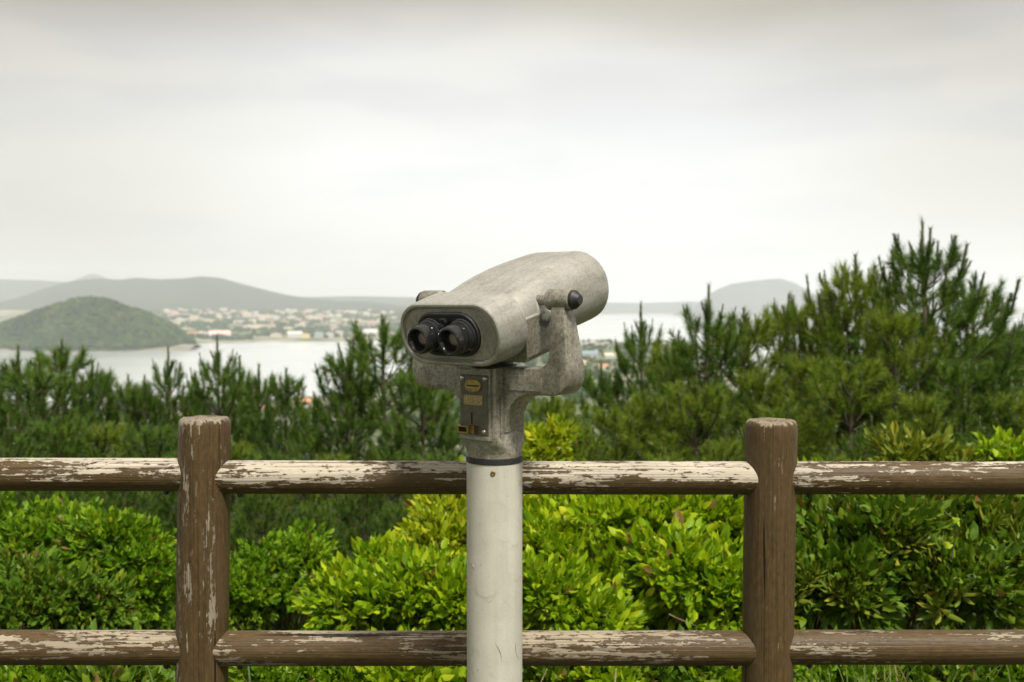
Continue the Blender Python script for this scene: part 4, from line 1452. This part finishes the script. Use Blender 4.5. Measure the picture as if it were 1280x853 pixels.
def bush(label, lobes, kind, mat, seed, dens=1.0, singles=70, name='bush', cat_='bush', group='leafy bushes behind the fence', up=.38, ros=0, ros_mat=None):
    """lobes: (px, py, depth, rx px, ry px)."""
    r = np.random.default_rng(seed)
    cs, rad = [], []
    for (px, py, D, rx, ry) in lobes:
        cs.append(P(px, py, D))
        a = rx * D / FPX
        b = ry * D / FPX
        rad.append((a, (a + b) * .5, b))
    cs, rad = np.array(cs), np.array(rad)
    c0 = cs.mean(0)
    base = np.array([c0[0], c0[1], ground_z(c0[0], c0[1])])
    rt = thing(name, label, cat_, base, group)
    pos, dr = [], []
    for c, ra in zip(cs, rad):
        ncl = 9
        for q in range(ncl):
            dd0 = r.normal(size=3)
            dd0[2] = abs(dd0[2]) * .8 + .2 * dd0[2]
            dd0 /= np.linalg.norm(dd0)
            cc = c + dd0 * ra * r.uniform(.45, .80)
            rc = ra * r.uniform(.24, .43)
            A = 4 * math.pi * rc[0] * rc[2]
            n = int(A * 1150 * dens) + 4
            d = r.normal(size=(n, 3))
            d[:, 2] += .25
            d /= np.linalg.norm(d, axis=1, keepdims=True)
            k = r.uniform(.3, 1.08, n) ** .5
            p = cc + d * rc * k[:, None]
            keep = p[:, 2] > ground_z(c[0], c[1]) + .02
            pos.append(p[keep])
            dd = d + np.array([0, 0, up]) + r.normal(0, .4, (n, 3))
            dr.append(dd[keep])
    pos, dr = np.concatenate(pos), np.concatenate(dr)
    sc = r.uniform(.55, 1.15, len(pos))
    roll = r.uniform(0, 6.28, len(pos))
    # the shoots that show largest (nearest to the viewer, on the lit outside) become parts of their own
    camd = pos - np.array([0, 0, CAMZ])
    score = -np.linalg.norm(camd, axis=1) + .25 * pos[:, 2] + r.uniform(0, .15, len(pos))
    sx = 640 + FPX * pos[:, 0] / pos[:, 1]
    score[(sx < 0) | (sx > 1280)] -= 10
    order = np.argsort(-score)
    single = np.zeros(len(pos), bool)
    single[order[:singles]] = True
    M3 = frames(dr, roll) * sc[:, None, None]
    which = r.integers(0, 6, len(pos))
    geos = []
    for k in range(6):
        w = (which == k) & ~single
        if w.any():
            geos.append(inst(*SPR[kind][k], M3[w], pos[w]))
    fo = part('foliage', cat(*geos), mat, rt)
    fo['kind'] = 'stuff'
    from mathutils import Matrix
    for i in np.nonzero(single)[0]:
        o_ = link('leafy_shoot', spr_mesh(kind, int(which[i]), mat), rt)
        o_.location = tuple(pos[i] - base)
        o_.rotation_euler = Matrix([list(map(float, row)) for row in M3[i] / sc[i]]).to_euler()
        o_.scale = (sc[i],) * 3
    if ros:
        n = 0
        while n < ros:
            li = r.integers(0, len(cs))
            d = r.normal(size=3)
            d[1] = -abs(d[1])
            d[2] = abs(d[2]) * .9 + .1 * d[2]
            d /= np.linalg.norm(d)
            p = cs[li] + d * rad[li] * r.uniform(.9, 1.08)
            dv = np.array([d[0] * .6, d[1] * .7, .75]) + r.normal(0, .2, 3)
            mm = frames(dv[None], np.array([r.uniform(0, 6)]))[0]
            o_ = link('leaf_rosette', spr_mesh('rosette', int(r.integers(0, 5)), ros_mat), rt)
            o_.location = tuple(p - base)
            o_.rotation_euler = Matrix([list(map(float, row)) for row in mm]).to_euler()
            o_.scale = (float(r.uniform(.85, 1.25)),) * 3
            n += 1
    # woody stems from the ground into each lobe
    st_ = []
    for c, ra in zip(cs, rad):
        for _ in range(5):
            e = c + r.normal(0, .45, 3) * ra
            b0 = base + np.array([r.normal(0, .05), r.normal(0, .05), -.03])
            st_.append(tube(bez(b0, (b0 + e) / 2 + np.array([r.normal(0, .06), r.normal(0, .06), .05]), e, 6), np.linspace(.009, .002, 6), 4, False))
    W = join(*st_)
    part('stem', (W[0], tri(W[1])), M['twig'], rt)
    return rt


bush('leafy mid green bush rising left of the left post', [(50, 690, 3.5, 85, 48), (140, 705, 3.4, 70, 58), (185, 745, 3.3, 48, 52), (-40, 700, 3.5, 70, 60), (110, 745, 3.4, 80, 55)], 'small', M['leaf_mid'], 1, 1.0)
bush('darker olive bush low at the left edge below the mid green bush', [(30, 762, 3.0, 75, 44), (95, 770, 3.0, 50, 38), (-50, 760, 3.1, 60, 45)], 'small', M['leaf_dark'], 2)
bush('rounded green bush just right of the left post', [(335, 738, 3.4, 62, 44), (385, 715, 3.5, 38, 28), (300, 760, 3.3, 40, 40), (378, 690, 3.7, 16, 12)], 'small', M['leaf_mid'], 3)
bush('bright green bush between the round green bush and the pillar', [(455, 770, 3.0, 52, 42), (515, 752, 3.0, 58, 42), (560, 775, 2.9, 45, 40), (480, 720, 3.3, 25, 18)], 'std', M['leaf_bright'], 4)
bush('yellow green bush climbing behind the white pillar', [(555, 695, 3.4, 46, 48), (546, 662, 3.5, 22, 20), (590, 650, 3.6, 34, 45), (640, 690, 3.6, 50, 60)], 'std', M['leaf_yellow'], 5)
bush('yellow shrub with orange tips above the upper rail beside the pillar', [(690, 566, 4.1, 26, 16), (668, 600, 4.1, 34, 34), (690, 630, 4.1, 32, 20)], 'std', M['leaf_yellow'], 6)
bush('large bright green bush between the pillar and the right post', [(710, 705, 3.3, 72, 58), (790, 685, 3.3, 72, 58), (850, 660, 3.35, 60, 42), (905, 680, 3.3, 50, 50), (770, 745, 3.1, 85, 46), (880, 655, 3.5, 45, 30)], 'big', M['leaf_bright'], 7, 1.0, 130)
bush('bright green bush with drooping leaves left of the right post', [(885, 735, 2.95, 58, 42), (920, 770, 2.9, 45, 40), (830, 720, 3.0, 40, 36)], 'big', M['leaf_bright'], 8, .9, 90, up=0.0)
bush('bright low bush at foot of the white pillar on its right', [(690, 765, 2.9, 45, 38), (745, 790, 2.85, 50, 34)], 'std', M['leaf_bright'], 9)
bush('dark shrub with olive leaf rosettes right of the right post', [(1050, 690, 3.1, 62, 56), (1120, 700, 3.0, 72, 62), (1040, 750, 2.9, 60, 44), (1130, 660, 3.2, 60, 40)], 'big', M['leaf_dark'], 10, .8, 80, ros=120, ros_mat=M['leaf_olive'])
bush('dark glossy shrub with leaf rosettes at the right edge', [(1220, 690, 3.1, 70, 56), (1270, 720, 3.0, 55, 60), (1195, 750, 2.9, 66, 44), (1320, 690, 3.1, 60, 60)], 'big', M['leaf_dark'], 11, .8, 80, ros=90, ros_mat=M['leaf_olive'])
bush('pale green bush half hidden behind the right post', [(1000, 660, 3.5, 42, 46), (985, 720, 3.3, 40, 45), (1040, 630, 3.5, 46, 24)], 'std', M['leaf_bright'], 12)
bush('bright shrub showing over the upper rail at right', [(1135, 588, 3.7, 34, 26), (1190, 600, 3.7, 60, 22)], 'pointed', M['leaf_olive'], 13, .8)
bush('fresh green shrub over the upper rail near the right edge', [(1258, 590, 3.6, 36, 22), (1230, 620, 3.6, 60, 22)], 'std', M['leaf_bright'], 14, .8)
# low plants under the lower rail
low = [(40, 862, 60, 'M'), (130, 858, 55, 'D'), (330, 860, 60, 'M'), (420, 862, 55, 'M'), (500, 858, 55, 'B'), (560, 862, 40, 'M'), (690, 862, 45, 'D'), (755, 856, 50, 'B'), (840, 858, 55, 'D'), (905, 862, 45, 'B'), (1060, 868, 60, 'M'), (1170, 868, 60, 'D'), (1260, 864, 50, 'M')]
names = ['at far left', 'left of the left post', 'just right of the left post', 'below the rounded green bush', 'left of the bright green bush foot', 'beside the pillar on its left', 'beside the pillar on its right',
         'under the middle of the large bush', 'under the drooping leaf bush', 'beside the right post on its left', 'behind the grass right of the right post', 'under the rosette shrub', 'at the far right']
for i, ((px, py, rx, k), nm_) in enumerate(zip(low, names)):
    bush('low leafy plant under the lower rail ' + nm_, [(px, py, 2.65, rx, 30), (px + 20, py + 30, 2.6, rx, 30)], 'std' if k != 'M' else 'small', M[{'M': 'leaf_mid', 'D': 'leaf_dark', 'B': 'leaf_bright'}[k]], 30 + i, .8, 25,
         'low_plant', 'plant', 'low plants under the lower rail')


# ground cover that fills the floor between bushes
def scatter(n, box_px, seed, kind, mat, h=(0.0, .10)):
    r = np.random.default_rng(seed)
    x = r.uniform(box_px[0], box_px[1], n)
    y = r.uniform(box_px[2], box_px[3], n)
    z = np.array([ground_z(a, b) for a, b in zip(x, y)]) + r.uniform(*h, n)
    d = r.normal(0, .45, (n, 3)) + np.array([0, -.2, 1])
    M3 = frames(d, r.uniform(0, 6.28, n)) * r.uniform(.8, 1.5, n)[:, None, None]
    w = r.integers(0, 6, n)
    return cat(*[inst(*SPR[kind][k], M3[w == k], np.stack([x, y, z], 1)[w == k]) for k in range(6)])


structure('ground_cover', cat(scatter(3500, (-2.6, 2.6, 2.35, 4.2), 1, 'std', None), scatter(1800, (-3.2, 3.2, 4.0, 6.0), 2, 'big', None, (0, .2))), M['leaf_dark'], smooth=False, kind='stuff', label='low leafy ground cover between the bushes')


def blades(n, seed):
    r = np.random.default_rng(seed)
    Vs, Fs, k = [], [], 0
    clumps = [(P(px, 853, D)[0], D) for px, D in ((1020, 2.45), (1035, 2.5), (1090, 2.45), (1110, 2.5), (1150, 2.5), (1060, 2.4), (1190, 2.5), (1240, 2.5), (660, 2.5), (670, 2.45), (880, 2.5), (310, 2.5), (200, 2.5), (1130, 2.4))]
    for i in range(n):
        cx, cy = clumps[r.integers(0, len(clumps))]
        b = np.array([cx + r.normal(0, .05), cy + r.normal(0, .03), .12])
        a = r.uniform(0, 6.28)
        L = r.uniform(.22, .38)
        o_ = np.array([math.cos(a), math.sin(a), 0]) * r.uniform(.05, .22)
        p = bez(b, b + zz * L * .75 + o_ * .2, b + zz * L * r.uniform(.7, 1.0) + o_, 6)
        sd = np.array([-math.sin(a), math.cos(a), 0])
        w = np.array([.0035, .0035, .0033, .0028, .0018, .0003])
        V = np.concatenate([p - sd * w[:, None], p + sd * w[:, None]])
        F = []
        for q in range(5):
            F += [(q, q + 1, 7 + q), (q, 7 + q, 6 + q)]
        Vs.append(V)
        Fs.append(np.array(F) + k)
        k += 12
    return np.concatenate(Vs), np.concatenate(Fs)


structure('grass', blades(420, 3), M['grass'], smooth=False, kind='stuff', label='long arching grass blades under the lower rail')

# climbing tendrils and dry stems
def vine(label, pts_px, D, seed, mat, rad=.0022, leaves=6, name='vine', catg='vine'):
    r = np.random.default_rng(seed)
    p = np.array([P(a, b, D + dd) for a, b, dd in pts_px])
    t = np.linspace(0, len(p) - 1, 40)
    q = np.stack([np.interp(t, range(len(p)), p[:, k]) for k in range(3)], 1)
    for _ in range(4):
        q[1:-1] = (q[:-2] + q[1:-1] * 2 + q[2:]) / 4
    rt = thing(name, label, catg, (p[0][0], p[0][1], ground_z(p[0][0], p[0][1])))
    part('stem', tube(q, np.linspace(rad, rad * .5, 40), 5), mat, rt, smooth=True)
    for i in range(leaves):
        k = r.integers(4, 38)
        V, F = leaf_shape(.034, .024, .2, .15)
        m = frames(r.normal(0, 1, (1, 3)) + np.array([[0, 0, .3]]), np.array([r.uniform(0, 6)]))[0]
        part('leaf', (V @ m.T + q[k], F), M['leaf_bright'], rt)
    return rt


vine('thin green tendril curling down in front of the rosette shrub', [(1190, 700, 0), (1192, 680, 0), (1198, 660, -.02), (1192, 648, -.03), (1180, 640, -.03), (1178, 632, -.02), (1186, 629, -.02)], 2.75, 1, M['candle'])
vine('curled tendril rising above the upper rail near the right edge', [(1225, 600, 0), (1232, 580, 0), (1240, 562, 0), (1252, 553, 0), (1262, 558, 0), (1258, 568, 0)], 3.4, 2, M['candle'])
vine('bent bare branch at foot of the large bright bush', [(836, 768, 0), (848, 774, .0), (862, 779, 0), (872, 784, 0)], 2.75, 3, M['twig'], .0028, 0, 'branch', 'branch')
vine('pale dry stick standing under the lower rail', [(766, 900, 0), (768, 860, 0), (770, 836, 0)], 2.5, 4, M['dry'], .004, 0, 'stick', 'stick')
vine('dry grass stalk leaning beside the pillar under the lower rail', [(664, 900, 0), (672, 862, 0), (684, 836, 0)], 2.5, 5, M['dry'], .002, 0, 'stalk', 'stalk')
vine('upright dry stalk in the grass right of the right post', [(1114, 900, 0), (1113, 860, 0), (1112, 828, 0)], 2.5, 6, M['dry'], .0025, 0, 'stalk', 'stalk')

# ------------------------------------------------------------------ haze
hz, nt, _b = new_mat('haze_air')
nt.nodes.remove(_b)
pv = node(nt, 'ShaderNodeVolumePrincipled', Color=(0.91, 0.955, 1.0, 1), Density=HAZE_DENSITY, Anisotropy=0.0)
nt.links.new(pv.outputs[0], nt.nodes['Material Output'].inputs['Volume'])
hb = link('haze', new_mesh('haze', *box((-17000, -17000, SEA - 8), (17000, 17000, 620)), hz))
hb['kind'] = 'stuff'
